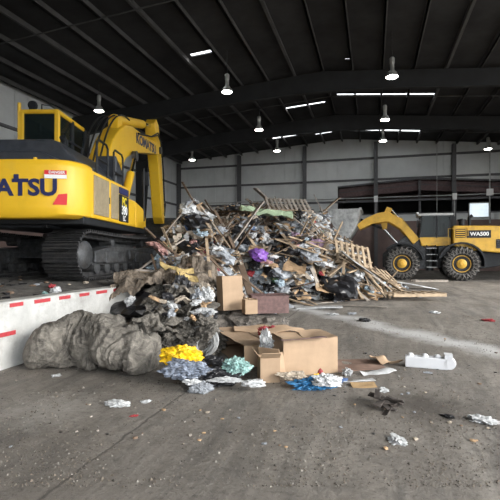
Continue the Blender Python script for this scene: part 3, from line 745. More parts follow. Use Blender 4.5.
    MB().prism([(cy1+.0,2.45), (cy1+.015,2.45), (cy1-.1,cz1-.14), (cy1-.115,cz1-.14)], -hw+.06, hw-.06).build('windscreen', GLASS, cab)
    MB().b(-hw+.06, hw-.06, cy0+.03, cy0+.045, 2.45, cz1-.14).build('rear_window', GLASS, cab)
    MB().b(-.3, .3, -.85, -.7, 2.4, 3.3).b(-.3, .3, -.85, -.3, 2.4, 2.6).build('seat', BLACKP, cab, bevel=.05)
    MB().tube([(-hw,.5,3.4), (-hw-.28,.72,3.42), (-hw-.28,.72,3.1)], .02, 6).box((-hw-.28,.72,3.2), (.2,.05,.4)).build('mirror', BLACKP, cab)
    MB().b(-.25, .25, cy1+.02, cy1+.14, cz1-.02, cz1+.14).build('work_light', WHITEP, cab, bevel=.02)
    # ladder and tanks under the cab
    for x in (-1.0, 1.0):
        st = MB().tube([(x,-.35,.7), (x,-.25,2.0)], .03, 6).tube([(x,.2,.7), (x,.2,2.0)], .03, 6).build('ladder', BLACKP, Lr)
        for k in range(4): MB().b(x-.1, x+.1, -.35, .22, .72+k*.36, .76+k*.36).build('step', GREYP, st)
        MB().b(x-.18, x+.18, -1.0, -.38, 1.3, 1.95).build('tank', BLACKP, Lr, bevel=.04)
        MB().tube([(x*1.18,-.9,2.0), (x*1.18,-.9,2.9), (x*1.18,-1.9,2.95), (x*1.18,-1.9,2.5)], .02, 6).build('handrail', YELLOW2, Lr, True)
    # lift arms
    armp = [(.55,2.35), (.90,2.05), (1.6,2.95), (2.3,3.42), (3.2,3.28), (3.95,2.95), (4.1,3.25), (3.6,3.62), (2.9,3.92), (2.3,4.0), (1.6,3.58), (1.0,2.9)]
    for sx in (-1, 1):
        x = sx*.62
        MB().prism(armp, x-.09, x+.09).build('lift_arm', YELLOW2, Lr, bevel=.02)
        MB().tube([(x,1.0,1.35), (x,1.75,2.1)], .11, 12).build('lift_cylinder', BLACKP, Lr, True)
        MB().tube([(x,1.75,2.1), (x,2.5,2.95)], .06, 10).build('cylinder_rod', CHROME, Lr, True)
    MB().lathe([(.11,-.6), (.11,.6)], 14, 'X', (0,2.35,3.55)).build('cross_tube', YELLOW2, Lr, True)
    MB().prism([(2.05,4.2), (2.35,4.35), (2.75,3.5), (2.6,2.95), (2.35,3.0), (2.3,3.6)], -.14, .14).build('bell_crank', YELLOW2, Lr, bevel=.02)
    MB().tube([(0,.9,2.7), (0,1.6,3.6)], .12, 12).build('tilt_cylinder', YELLOW2, Lr, True)
    MB().tube([(0,1.6,3.6), (0,2.15,4.25)], .06, 10).build('cylinder_rod', CHROME, Lr, True)
    MB().tube([(0,2.65,3.05), (0,3.9,3.6)], .08, 8).build('tilt_link', BLACKP, Lr, True)
    # bucket, curled back and open upwards
    shell = [(6.05,4.12), (5.55,3.40), (5.10,2.70), (4.92,2.42), (4.72,2.34), (4.52,2.45), (4.28,2.80), (4.05,3.20), (3.92,3.70), (3.86,4.14)]
    inn = [(6.02,4.13), (5.58,3.50), (5.14,2.80), (4.95,2.54), (4.74,2.46), (4.58,2.54), (4.35,2.86), (4.12,3.24), (3.98,3.72), (3.92,4.14)]
    bk = MB().prism(shell + inn[::-1], -1.62, 1.62).build('bucket', BUCKET, Lr)
    for x in (-1.66, 1.61): MB().prism(shell, x, x+.05).build('side_plate', BUCKET, bk)
    for k in range(8): MB().prism([(6.22,4.30), (5.9,3.98), (5.98,3.88), (6.12,4.05)], -1.5+k*.42-.06, -1.5+k*.42+.06).build('tooth', STEELD, bk)
    MB().b(-1.62, 1.62, 3.80, 3.92, 4.06, 4.2).build('spill_guard', BUCKET, bk)
    return Lr
loader()

# ------------------------------------------------------------------ the refuse heap (heights in camera-plan metres)
CREST = [(-9,.3), (-7,1.3), (-5,2.3), (-3.5,2.95), (-2.87,3.35), (-1.36,3.05), (-.5,3.3), (.67,3.72), (1.2,3.62), (1.88,3.4), (2.5,2.95), (3.2,2.65), (3.8,2.3), (4.5,1.8), (5.3,1.15), (6.2,.5), (7.06,.12), (8.4,-.05), (9.5,-.2)]
FRONT = [(-9,4.5), (-5,4.5), (-3,5.5), (-1,6.6), (.5,6.2), (2,5.6), (4,5.0), (5.5,4.2), (7.5,3.2), (9.5,2.5)]
def heap_h(X, Y):
    zc = interp(CREST, X); wf = interp(FRONT, X); yk = 19.2
    t = (Y-yk)/wf if Y < yk else (Y-yk)/(5.5 - 3.3*smooth(-2.2, -3.2, X) if X > -3.2 else 2.2)
    if t < -1.15 or t > 1: h = -.3
    elif t < 0:
        u = max(0, 1+t); h = zc*(u**.92) if t > -1 else -.3*(-1-t)/.15
    else: h = zc*(1-t*t)
    p = cw(X, Y)
    e = p.x - XBAR
    if -.3 < e < 2.6 and 7.0 < p.y < 19:                # rubble banked against the retaining wall
        h = max(h, 1.0*smooth(7.0, 9.2, p.y)*(1-max(0, e)/2.6) - .02)
    nz = .30*noise.noise((X*.9, Y*.9, 1.7)) + .20*noise.noise((X*2.3, Y*2.3, 5.1)) + .10*noise.noise((X*6, Y*6, 9.3))
    return h + nz*min(1, max(0, h)*1.6)
def core_h(X, Y):                                       # trodden core under the loose pieces
    h = heap_h(X, Y)
    return h - min(LAYER - .75*smooth(16.2, 18.6, Y)*smooth(-3.5, -2.0, X), .97*max(0, h))*smooth(10.0, 12.0, Y)
LAYER = 1.45
hm = MB(); GX, GY = 190, 190
X0, X1, Y0, Y1 = -8.5, 9.0, 6.5, 25.0
idx = {}
for j in range(GY+1):
    for i in range(GX+1):
        X, Y = X0+(X1-X0)*i/GX, Y0+(Y1-Y0)*j/GY
        p = cw(X, Y); hm.v.append((p.x, p.y, core_h(X, Y)))
for j in range(GY):
    for i in range(GX):
        a = j*(GX+1)+i; q = (a, a+1, a+GX+2, a+GX+1)
        if max(hm.v[k][2] for k in q) > -.03: hm.f.append(q)
heap = hm.build('refuse_heap', HEAPM)
heap['kind'] = 'stuff'; heap['label'] = 'great heap of trampled mixed refuse in the middle of the hall'; heap['category'] = 'refuse heap'

def heap_hit(px, py):
    Y = 6.0
    while Y < 24:
        p = at(px, py, Y); X = (px-CX)/F_PX*Y
        z = max(heap_h(X, Y), plat_z(p.x, p.y)*0.98 if p.x < XBAR-.28 and p.y < 17 else 0)
        if p.z <= z: return p
        Y += .05
    return at(px, py, 19)
def heap_n(p):
    X, Y = plan(p); e = .25
    dx = (heap_h(X+e, Y)-heap_h(X-e, Y))/(2*e); dy = (heap_h(X, Y+e)-heap_h(X, Y-e))/(2*e)
    v = Vector((-dx, -dy, 1)).normalized()
    return Vector((v.x*C - v.y*S, v.x*S + v.y*C, v.z))

rng = random.Random(11)
# --- shape makers
def crumple(seed, sub=3, amp=.45, squash=(1,1,.7), freq=1.6, mat_=None, name='crumpled_bag'):
    bm = bmesh.new(); bmesh.ops.create_icosphere(bm, subdivisions=sub, radius=.5)
    off = Vector((seed*7.3, seed*3.1, seed*1.7))
    for v in bm.verts:
        c = v.co.copy(); q = c*freq*2 + off
        d = 1 + amp*(noise.noise(q)*1.1) + amp*.55*(abs(noise.noise(q*2.3))*2-.6) + amp*.3*noise.noise(q*5)
        if sub > 3: d += amp*.20*(.4-abs(noise.noise(q*4.1))*1.4) + amp*.13*(.4-abs(noise.noise(q*8.7))*1.4)
        v.co = Vector((c.x*d*squash[0], c.y*d*squash[1], c.z*d*squash[2]))
    me = D.meshes.new(name); bm.to_mesh(me); bm.free()
    if mat_: me.materials.append(mat_)
    return me
def rag(seed, n=9, w=1.0, l=1.0, amp=.16, thick=.012, mat_=None, name='torn_sheet', ragged=.12):
    off = seed*5.77
    vs_, fs_ = [], []
    for lay in (0, 1):
        for j in range(n+1):
            for i in range(n+1):
                x, y = (i/n-.5)*w, (j/n-.5)*l
                ed = 1 + ragged*noise.noise((x*4+off, y*4, 2.0))*2
                z = amp*(noise.noise((x*2.2+off, y*2.2, 0))*1.3 + .6*noise.noise((x*5+off, y*5, 4)))
                vs_.append((x*ed, y*ed, z + lay*thick))
    m = n+1; K = m*m
    for j in range(n):
        for i in range(n):
            a = j*m+i; fs_ += [(a, a+m, a+m+1, a+1), (K+a, K+a+1, K+a+m+1, K+a+m)]
    rim = [i for i in range(n)] + [n+j*m for j in range(n)] + [n*m+n-i for i in range(n)] + [(n-j)*m for j in range(n)]
    for a, b_ in zip(rim, rim[1:]+rim[:1]): fs_.append((a, b_, K+b_, K+a))
    mb = MB(); mb.add(vs_, fs_); return mb.mesh(name, mat_)
def plank(seed, l, w, t, mat_=None, name='timber_plank'):
    r = random.Random(seed); mb = MB(); n = 4; vs_ = []
    for i in range(n+1):
        y = (i/n-.5)*l; bend = .02*l*math.sin(i/n*3+seed)
        for sx, sz in ((-1,-1), (1,-1), (1,1), (-1,1)):
            jag = r.uniform(-.06, .06)*l*.5 if i in (0, n) else 0
            vs_.append((sx*w/2*(1+r.uniform(-.05,.05)), y+jag, sz*t/2+bend))
    fs_ = [(0,1,2,3), tuple(4*n+k for k in (3,2,1,0))]
    for i in range(n):
        for k in range(4): fs_.append((i*4+k, (i+1)*4+k, (i+1)*4+(k+1) % 4, i*4+(k+1) % 4))
    mb.add(vs_, fs_); return mb.mesh(name, mat_)
def carton_parts(w, d, h, t=.006, top=True):
    mb = MB(); mb.b(-w/2, w/2, -d/2, -d/2+t, 0, h).b(-w/2, w/2, d/2-t, d/2, 0, h).b(-w/2, -w/2+t, -d/2, d/2, 0, h).b(w/2-t, w/2, -d/2, d/2, 0, h).b(-w/2, w/2, -d/2, d/2, 0, t)
    if top: mb.b(-w/2, w/2, -d/2, d/2, h-t, h)
    return mb

WOODT = mat('tan_wood', (.35,.265,.18), .85, var=.18, vscale=5, objvar=.25)
WOODG = mat('grey_wood', (.30,.265,.23), .9, var=.2, vscale=5, objvar=.25)
WOODD = mat('dark_wood', (.14,.095,.065), .85, var=.2, vscale=5, objvar=.3)
PWHITE = mat('white_plastic', (.50,.51,.52), .5, var=.25, vscale=5, objvar=.2)
PGREY = mat('grey_plastic', (.30,.32,.35), .55, var=.25, vscale=5, objvar=.25)
PBLACK = mat('black_plastic', (.018,.018,.021), .35, var=.3, vscale=5)
PBLUE = mat('blue_plastic', (.07,.13,.28), .5, var=.2, objvar=.3)
PGREEN = mat('green_plastic', (.10,.24,.12), .5, var=.2, objvar=.3)
PTEAL = mat('teal_plastic', (.26,.42,.40), .5, var=.4, vscale=8)
PRED = mat('red_plastic', (.36,.04,.05), .55, var=.3, vscale=8, objvar=.2)
PPURP = mat('purple_plastic', (.22,.09,.42), .5, var=.2)
PYEL = mat('yellow_plastic', (.80,.50,.01), .5, var=.25, vscale=8)
BEIGE = mat('beige_fabric', (.42,.36,.29), .95, var=.2, objvar=.25)
PGRN2 = mat('pale_green_fabric', (.42,.54,.36), .9, var=.15, vscale=4)
CARDL = mat('cardboard_litter', (.43,.29,.17), .85, var=.12, objvar=.25)

def orient(nv, spin, tilt):
    q = Vector((0,0,1)).rotation_difference(nv)
    e = q.to_matrix() @ Matrix.Rotation(spin, 3, 'Z') @ Matrix.Rotation(tilt, 3, 'X')
    return e.to_euler()
def visible_pts(n, weight):
    out = []; tries = 0
    while len(out) < n and tries < n*200:
        tries += 1
        px, py = rng.uniform(160, 404), rng.uniform(192, 310)
        w = weight(px, py)
        if rng.random() > w: continue
        lim = interp([(160,216),(180,206),(215,213),(235,208),(262,199),(290,205),(305,216),(335,230),(350,241),(370,256),(390,273),(410,284),(432,287)], px)
        base = interp([(160,275),(200,300),(240,306),(300,308),(340,303),(370,294),(404,288)], px)
        if not lim < py < base: continue
        p = heap_hit(px, py); X, Y = plan(p)
        if Y > 21 or heap_h(X, Y) < -.05 or (p.x < XBAR-.3 and Y < 16): continue
        if rng.random() > .12 + heap_h(X, Y)/1.1: continue          # thinner towards the foot
        out.append(p)
    return out
def bell(v, c, w): return math.exp(-((v-c)/w)**2)
HEAPBITS = []
def zone_tag(o):
    X, Y = plan(o.location); z = o.location.z
    if X > 3.0: zone = 'on the heap flank below the loader bucket'
    elif X < -1.6: zone = 'on the heap shoulder beside the excavator arm'
    elif z < 1.25: zone = 'low on the heap behind the cartons'
    elif z > 2.9: zone = 'high on the heap above the pale green mattress'
    else: zone = 'on the heap face below the pale green mattress'
    o['label'] = o['group'] = o['label']+' '+zone
def scatter(name, meshes, n, weight, smin, smax, label, cat, group, tilt=.5, lift=.08, stretch=None):
    for k, p in enumerate(visible_pts(n, weight)):
        nv = (heap_n(p) + Vector((0,0,.35))).normalized()
        s_ = rng.uniform(smin, smax)*(1 if 'plank' in name else .9)
        o = link(name, meshes[k % len(meshes)], None, p + nv*lift*s_, orient(nv, rng.uniform(0, 6.28), rng.uniform(-tilt, tilt)*.35), s_)
        if stretch: o.scale = (s_, s_*rng.uniform(*stretch), s_*rng.uniform(.7, 1.2))
        tag(o, label, cat); HEAPBITS.append(o)

planks = lambda m, nm: [plank(k, 1.0, .05 + .02*(k % 3), .022, m, nm) for k in range(6)]
crum = lambda m, nm, q=(1,1,.7): [crumple(k+q[0]*3, 3, .55, q, 1.5, m, nm) for k in range(6)]
rags = lambda m, nm, a=.18: [rag(k, 7, 1.0, .6+.1*k, a, .012, m, nm) for k in range(5)]
HP = 'on the refuse heap'
scatter('timber_plank', planks(WOODT, 'timber_plank'), 230, lambda x, y: .25 + .9*bell(x, 370, 35)*bell(y, 275, 25) + .4*bell(x, 290, 25)*bell(y, 210, 20), .6, 1.9, 'pale tan timber plank jutting out', 'plank', 'pale planks in the heap', .55, .13, None)
scatter('weathered_plank', planks(WOODG, 'weathered_plank'), 210, lambda x, y: .25 + .8*bell(x, 225, 30)*bell(y, 240, 25) + .5*bell(x, 300, 30)*bell(y, 235, 25), .6, 1.9, 'grey weathered plank jutting out', 'plank', 'grey planks in the heap', .55, .12)
scatter('dark_plank', planks(WOODD, 'dark_plank'), 150, lambda x, y: .3 + .8*bell(x, 210, 30), .6, 1.9, 'dark brown plank jutting out', 'plank', 'dark planks in the heap', .5, .07)
PWHITE2 = mat('bright_white_plastic', (.56,.57,.58), .5, var=.25, vscale=5, objvar=.25)
scatter('white_bag', crum(PWHITE2, 'white_bag'), 210, lambda x, y: .10 + 1.3*bell(x, 318, 28)*bell(y, 238, 28) + .35*bell(x, 230, 35)*bell(y, 285, 14), .18, .55, 'crumpled white plastic bag', 'bag', 'white bags in the heap', .8, .3)
scatter('grey_bag', crum(PGREY, 'grey_bag', (1,1.3,.6)), 200, lambda x, y: .4 + .5*bell(x, 270, 40), .2, .6, 'crumpled blue-grey plastic bag', 'bag', 'grey bags in the heap', .8, .2)
scatter('black_bag', crum(PBLACK, 'black_bag', (1,1.2,.75)), 115, lambda x, y: .1 + .9*bell(x, 262, 32)*bell(y, 268, 28) + .5*bell(x, 215, 30)*bell(y, 225, 20) , .25, .75, 'shiny black refuse bag', 'bag', 'black bags in the heap', .8, .22)
scatter('cardboard_piece', rags(CARDL, 'cardboard_piece', .07), 130, lambda x, y: .4 + .5*bell(x, 300, 60), .3, .8, 'torn piece of brown cardboard', 'cardboard', 'cardboard pieces in the heap', .6, .08)
scatter('beige_rag', rags(BEIGE, 'beige_rag', .3), 150, lambda x, y: .35 + .7*bell(x, 195, 25) + .4*bell(x, 330, 30), .35, .9, 'torn beige rag', 'rag', 'beige rags in the heap', .7, .08)
scatter('white_sheet', rags(PWHITE2, 'white_sheet', .12), 140, lambda x, y: .2 + .8*bell(x, 325, 40), .25, .8, 'torn white plastic sheet', 'plastic sheet', 'white sheets in the heap', .7, .08)
KRAFT = mat('kraft_paper', (.34,.25,.16), .85, var=.25, vscale=5, objvar=.3)
PALEB = mat('pale_blue_plastic', (.34,.43,.50), .5, var=.25, vscale=5, objvar=.25)
PINK = mat('dusty_pink_cloth', (.42,.24,.22), .8, var=.25, vscale=5, objvar=.3)
scatter('paper_sack', crum(KRAFT, 'paper_sack', (1,1.2,.6)), 80, lambda x, y: .4 + .5*bell(x, 330, 40), .2, .5, 'crumpled brown paper sack', 'sack', 'paper sacks in the heap', .8, .3)
scatter('pale_blue_bag', crum(PALEB, 'pale_blue_bag', (1,1.1,.6)), 60, lambda x, y: .4 + .4*bell(y, 280, 20), .2, .5, 'crumpled pale blue plastic bag', 'bag', 'pale blue bags in the heap', .8, .3)
scatter('pink_cloth', crum(PINK, 'pink_cloth', (1,1.3,.5)), 36, lambda x, y: .5, .15, .4, 'crumpled dusty pink cloth', 'cloth', 'pink cloths in the heap', .8, .3)
scatter('blue_scrap', crum(PBLUE, 'blue_scrap'), 34, lambda x, y: .5, .15, .4, 'crumpled blue plastic scrap', 'plastic scrap', 'blue scraps in the heap', .8)
scatter('green_scrap', crum(PGREEN, 'green_scrap'), 30, lambda x, y: .3+.5*bell(x, 320, 40), .15, .4, 'crumpled green plastic scrap', 'plastic scrap', 'green scraps in the heap', .8)
scatter('red_scrap', crum(PRED, 'red_scrap'), 22, lambda x, y: .5, .12, .3, 'crumpled dark red scrap', 'plastic scrap', 'red scraps in the heap', .8)

# --- things on the heap that can be told apart
def put(name, me, px, py, spin, tilt, scale, label, cat, lift=.1, up=.5, group=None):
    p = heap_hit(px, py); nv = (heap_n(p) + Vector((0,0,up))).normalized()
    o = link(name, me, None, p + nv*lift, orient(nv, spin, tilt), scale)
    return tag(o, label, cat, group)
put('green_mattress', rag(31, 14, 1.9, .62, .13, .14, PGRN2, 'green_mattress', .08), 266, 236, YAW, -.05, 1, 'pale green padded mattress lying across the heap', 'mattress', .1)
put('purple_bag', crumple(9, 3, .4, (1,1,.8), 1.5, PPURP, 'purple_bag'), 257, 291, 0, 0, .55, 'bright purple crumpled bag at the foot of the heap', 'bag', .34)
put('black_bin_bag', crumple(14, 3, .4, (1.3,1,.8), 1.4, PBLACK, 'black_bin_bag'), 341, 297, 0, 0, .85, 'large black bin bag at the heap foot beside the white board', 'bag', .2)
put('white_board', plank(3, 1.3, .45, .03, PWHITE, 'white_board'), 357, 292, YAW+1.5, .0, 1, 'flat white board lying at the foot of the heap', 'board', .12, 1)
put('blue_bag', crumple(19, 3, .45, (1,1,.8), 1.4, PBLUE, 'blue_bag'), 183, 266, 0, 0, .5, 'blue crumpled bag near the excavator track', 'bag', .15)
put('white_bucket', MB().lathe([(.13,0), (.16,.32), (.175,.33), (.175,.36), (.15,.36), (.13,.03), (.01,.03)], 18).mesh('white_bucket', PWHITE, True), 237, 233, 0, .5, 1, 'white plastic bucket tipped over on the heap', 'bucket', .05)
put('red_scrap_cloth', crumple(41, 3, .5, (1,1.6,.6), 1.5, PRED, 'red_scrap_cloth'), 214, 270, .4, .2, .3, 'bright red cloth scrap on the white carton', 'cloth', .3)
put('peak_board', plank(5, 1.5, .30, .05, WOODG, 'peak_board'), 268, 203, YAW+1.2, -.5, 1, 'wide grey board sticking up at the peak of the heap', 'board', .25)
tag(link('purple_rag', rag(77, 10, 1.3, .5, .25, .015, mat('mauve_cloth', (.25,.17,.24), .9), 'purple_rag'), None, heap_hit(308, 266)+Vector((0,0,.15)), orient(heap_n(heap_hit(308,266)), .3, 0)), 'mauve cloth draped over the lower heap', 'cloth')
for k, (a, b_) in enumerate((((198,226),(246,262)), ((206,226),(240,258)), ((190,232),(226,262)), ((214,240),(252,264)), ((205,212),(216,246)))):
    p, q = heap_hit(*a), heap_hit(*b_); p.z += .25; q.z += .2
    me = plank(60+k, (p-q).length, .14, .07, WOODD if k % 2 else WOODG, 'slanting_joist')
    o = link('slanting_joist', me, None, (p+q)/2, (q-p).to_track_quat('Y', 'Z').to_euler())
    tag(o, 'long splintered timber slanting down the heap toward the purple bag', 'timber', 'slanting timbers on the heap')

# slatted crates / pallets
def pallet(px, py, spin, tilt, label, ns=7, w=1.2, l=1.1, m=WOODT, lift=.2, up=.3, cat='pallet', name='pallet', floor_=False):
    p = gnd(px, py) if floor_ else heap_hit(px, py); nv = Vector((0,0,1)) if floor_ else (heap_n(p)+Vector((0,0,up))).normalized()
    t = thing(name, label, cat, p + nv*lift); t.rotation_euler = orient(nv, spin, tilt)
    sl = MB().box((0,0,0), (.09, l, .02)).mesh('slat', m)
    for k in range(ns): link('slat', sl, t, (-w/2+.05+k*(w-.1)/(ns-1), 0, .06))
    for yy in (-l/2+.06, 0, l/2-.06): MB().box((0, yy, 0), (w, .09, .10)).build('stringer', m, t)
    return t
pallet(287, 228, YAW+.15, .08, 'grey slatted wooden frame leaning on the upper heap', 10, 1.7, 1.1, WOODG, .22)
pallet(349, 275, YAW+.1, .34, 'tan slatted crate side standing in the right flank of the heap', 7, 1.3, 1.0, WOODT, .3)
pallet(376, 274, YAW+.3, .08, 'broken pale pallet on the flank of the heap near the loader tyre', 6, 1.2, .9, WOODT, .2)
pallet(414, 300, YAW+.1, 0, 'pale wooden pallet lying flat at the foot of the heap before the loader', 6, 1.8, .9, WOODT, .10, floor_=True)
pallet(429, 281.5, YAW+.05, 0, 'pale wooden pallet lying flat beside the loader steps', 6, 1.8, .7, WOODG, .055, floor_=True)
for k, (px, py, l, w, a, m, lab) in enumerate(((380,285,1.9,.5,1.35,WOODT,'wide pale plywood strip sloping off the heap to the floor'), (415,277,1.8,.55,1.5,PWHITE,'long whitish plasterboard strip lying before the loader'),
        (358,307,1.6,.12,1.2,WOODG,'thin grey batten on the floor before the black bin bag'), (318,309,1.3,.3,1.45,PWHITE,'short white panel on the floor at the heap foot'),
        (396,285,1.2,.25,.9,WOODT,'short tan board lying between the two flat pallets'), (265,306,1.5,.2,1.4,WOODD,'dark brown board at the foot of the heap behind the boxes'))):
    p = heap_hit(px, py); p.z += .08
    tag(link('loose_board', plank(80+k, l, w, .035, m, 'loose_board'), None, p, (0, -.06, YAW+a)), lab, 'board')

# ------------------------------------------------------------------ foreground: insulation bundle
def bundle():
    path = [(-3.05,6.0), (-2.8,6.08), (-2.4,6.25), (-1.98,6.18), (-1.64,5.98), (-1.38,5.86), (-1.20,5.80)]
    zr = [.20, .30, .37, .36, .31, .30, .24]; wr = [.2, .28, .35, .38, .38, .36, .27]
    NU, NV = 260, 130; mb = MB(); cp = []
    rid = lambda v: .45 - abs(noise.noise(v))*1.5
    for i in range(NU+1):
        t = i/NU*(len(path)-1); k = min(int(t), len(path)-2); f = t-k; f2 = f*f*(3-2*f)
        X = path[k][0]*(1-f)+path[k+1][0]*f; Y = path[k][1]*(1-f2)+path[k+1][1]*f2
        rz_, rw_ = zr[k]*(1-f2)+zr[k+1]*f2, wr[k]*(1-f2)+wr[k+1]*f2
        tt = i/NU; e = min(tt, 1-tt); cap = math.sqrt(max(0.0001, 1-(1-e/.09)**2)) if e < .09 else 1
        dx, dy = path[k+1][0]-path[k][0], path[k+1][1]-path[k][1]; ln = math.hypot(dx, dy); nxp, nyp = -dy/ln, dx/ln
        for j in range(NV):
            g = 2*math.pi*j/NV; cg, sg = math.cos(g), math.sin(g)
            q = Vector((X*1.0, cg*.4, sg*.4+Y*.3))
            w = Vector((noise.noise(q*3), noise.noise(q*3+Vector((9,0,0))), noise.noise(q*3+Vector((0,9,0)))))*.35
            # creases run slantwise round the bundle
            cr = Vector((X*1.0 + cg*.22 - sg*.12, cg*.2, sg*.2)) + w*.35
            d = 1 + .26*noise.noise(q*2.6) + .12*rid(Vector((cr.x*2.6, cr.y*1.6, cr.z*1.6))) + .10*rid(Vector((cr.x*7, cr.y*2.4, cr.z*2.4+4))) + .09*rid(Vector((cr.x*13, cr.y*5, cr.z*5+7))) \
                + .03*rid(q*9+w*4) + .03*rid(q*19) + .02*noise.noise(q*40)
            if tt > .58:                                  # rolled end: folds wrap round the face
                d += .09*min(1, (tt-.58)/.2)*math.sin(g*1.0+tt*34 + 3*noise.noise(q*2))
            a = rw_*cap*d*cg; z = max(.006, rz_*.97 + rz_*cap*d*sg)
            p = cw(X+nxp*a, Y+nyp*a, z)
            mb.v.append((max(p.x, XBAR+.035), p.y, p.z))
    for i in range(NU):
        for j in range(NV):
            mb.f.append((i*NV+j, i*NV+(j+1) % NV, (i+1)*NV+(j+1) % NV, (i+1)*NV+j))
    mb.f += [tuple(range(NV))[::-1], tuple(NU*NV+j for j in range(NV))]
    o = mb.build('insulation_bundle', INSUL, None, True); o.data.shade_smooth()
    tag(o, 'big dirty grey rolled insulation bundle lying against the striped retaining wall', 'bundle')
bundle()
def matting():
    NU, NV = 130, 100; mb = MB()
    rid = lambda v: .45 - abs(noise.noise(v))*1.5
    K = [(9.9,.96), (9.35,1.12), (8.9,1.12), (8.5,.90), (8.15,.60), (7.9,.28)]
    for lay in (0, 1):
        for i in range(NU+1):
            u = i/NU; Xc0 = -2.66 + 2.05*u
            # the near hem hangs to the floor on the right and is lifted over a hollow on the left
            vmax = 5*(.56 + .10*math.sin(u*9) + .44*smooth(.42, .75, u)) + .35*noise.noise((u*9, 0, 3))
            for j in range(NV+1):
                v = j/NV*vmax; k = min(int(v), 4); f = v-k
                Y = K[k][0]*(1-f)+K[k+1][0]*f; z = K[k][1]*(1-f)+K[k+1][1]*f
                z -= .30*max(0, u-.7)*2
                if u < .12: z -= (.12-u)*1.6*(j/NV)
                q = Vector((u*2.05, v*.42, 1.3)); w = noise.noise(q*2.1)*.5
                nn = .20*noise.noise((u*3.0+w, v*.9, 2.2)) + .13*rid(Vector((u*5+w, v*1.3, 5))) + .07*rid(Vector((u*13, v*3+w, 8))) + .04*rid(Vector((u*30, v*7, 1))) + .02*noise.noise((u*60, v*14, 1))
                zz = max(.05, z + nn)
                p = cw(Xc0 + .12*noise.noise((u*4, v, 11)), Y + .16*noise.noise((u*4, v*1.5, 19)) - (.04 if lay else 0), zz - (.05 if lay else 0))
                mb.v.append(tuple(p))
    m = NV+1; Kn = (NU+1)*m
    for i in range(NU):
        for j in range(NV):
            a = i*m+j; mb.f += [(a, a+1, a+m+1, a+m), (Kn+a, Kn+a+m, Kn+a+m+1, Kn+a+1)]
    rim = [j for j in range(NV)] + [NV+i*m for i in range(NU)] + [NU*m+NV-j for j in range(NV)] + [(NU-i)*m for i in range(NU)]
    for a, b_ in zip(rim, rim[1:]+rim[:1]): mb.f.append((a, b_, Kn+b_, Kn+a))
    o = mb.build('torn_matting', MATTING, None, True); o.data.shade_smooth()
    tag(o, 'torn brown-grey matting draped over the end of the striped retaining wall', 'matting')
    YB_ = mat('ochre_backing', (.42,.31,.13), .9, var=.3, vscale=14)
    for k, (px, py, Yd, sp) in enumerate(((168,284,8.95,.2), (183,281,9.0,.9), (176,290,8.6,2.1), (190,288,8.6,.4))):
        link('torn_edge', rag(130+k, 12, .36, .09, .12, .02, YB_, 'torn_edge', .45), o, at(px, py, Yd), (.9, .2, sp))
matting()
for k, (px, py, Yd, s_, m_, nm_) in enumerate(((188,305,8.1,.42,PBLACK,'black'), (180,297,8.4,.3,PBLACK,'black'), (196,314,7.8,.34,PGREY,'grey'), (203,300,8.2,.3,BEIGE,'beige'), (176,312,7.9,.28,PGREY,'grey'), (192,321,7.6,.3,PBLACK,'black'), (207,318,7.7,.24,PWHITE,'white'), (131,298,8.3,.2,PWHITE,'white'))):
    tag(link(nm_+'_tatter', crumple(460+k, 4, .5, (1,.6,1.1), 1.7, m_, nm_+'_tatter'), None, at(px, py, Yd), (0, 0, k), s_), nm_+' tatter of plastic hanging on the torn matting', 'plastic', nm_+' tatters on the matting')
def ground_z(p):
    X, Y = plan(p); return max(0, heap_h(X, Y)) if Y > 6.6 else 0
# grey insulation chunks and dark lumps between bundle, matting and boxes
cm = [crumple(200+k, 4, .6, (1,1.25,.6), 1.8, INSUL, 'insulation_chunk') for k in range(5)]
for k in range(64):
    px, py = rng.uniform(148, 212), rng.uniform(318, 362)
    if px < 165 and py > 350: continue
    p = gnd(px, py); z = ground_z(p); s_ = rng.uniform(.12, .30)
    p = gnd(px, py, min(.5, s_*.25)); p.z = s_*.22
    tag(link('insulation_chunk', cm[k % 5], None, p, (rng.uniform(-.6,.6), rng.uniform(-.6,.6), rng.uniform(0,6)), s_), 'ragged grey insulation chunk in the litter between bundle and boxes', 'insulation', 'insulation chunks on the floor')
for k, (px, py, s_, sq) in enumerate(((150,327,.9,(1.4,1,.55)), (180,318,.7,(1.2,1,.7)), (205,330,.55,(1,1,.8)), (140,320,.7,(1.3,1,.5)), (176,340,.5,(1,1.2,.6)))):  # black lumps added to darken the hollow under the raised hem
    p = gnd(px, py+8); p.z = s_*.22
    tag(link('hollow_dark_lump', crumple(300+k, 3, .45, sq, 1.5, PBLACK, 'hollow_dark_lump'), None, p, (0,0,k*1.3), s_), 'black lump added to darken the hollow below the torn matting', 'bag', 'added dark lumps under the matting')
# coil of wire netting
cb = MB()
for k in range(26):
    rr = .13 + .10*rng.random(); c0 = Vector((rng.uniform(-.03,.03), rng.uniform(-.12,.12), rng.uniform(-.03,.03))); a0 = rng.uniform(-.5,.5); pts = []
    for i in range(25):
        g = 2*math.pi*i/24; v = Vector((rr*math.cos(g), 0, rr*math.sin(g))); v.rotate(Euler((a0, rng.uniform(-.05,.05), a0*1.5))); pts.append(c0+v)
    cb.tube(pts, .009, 5, False)
p = gnd(204, 361); p.z = .24
tag(cb.build('wire_coil', GREYP, None, False, 0, p, (0,0,.5)), 'tangled coil of grey wire beside the flattened carton', 'wire coil')
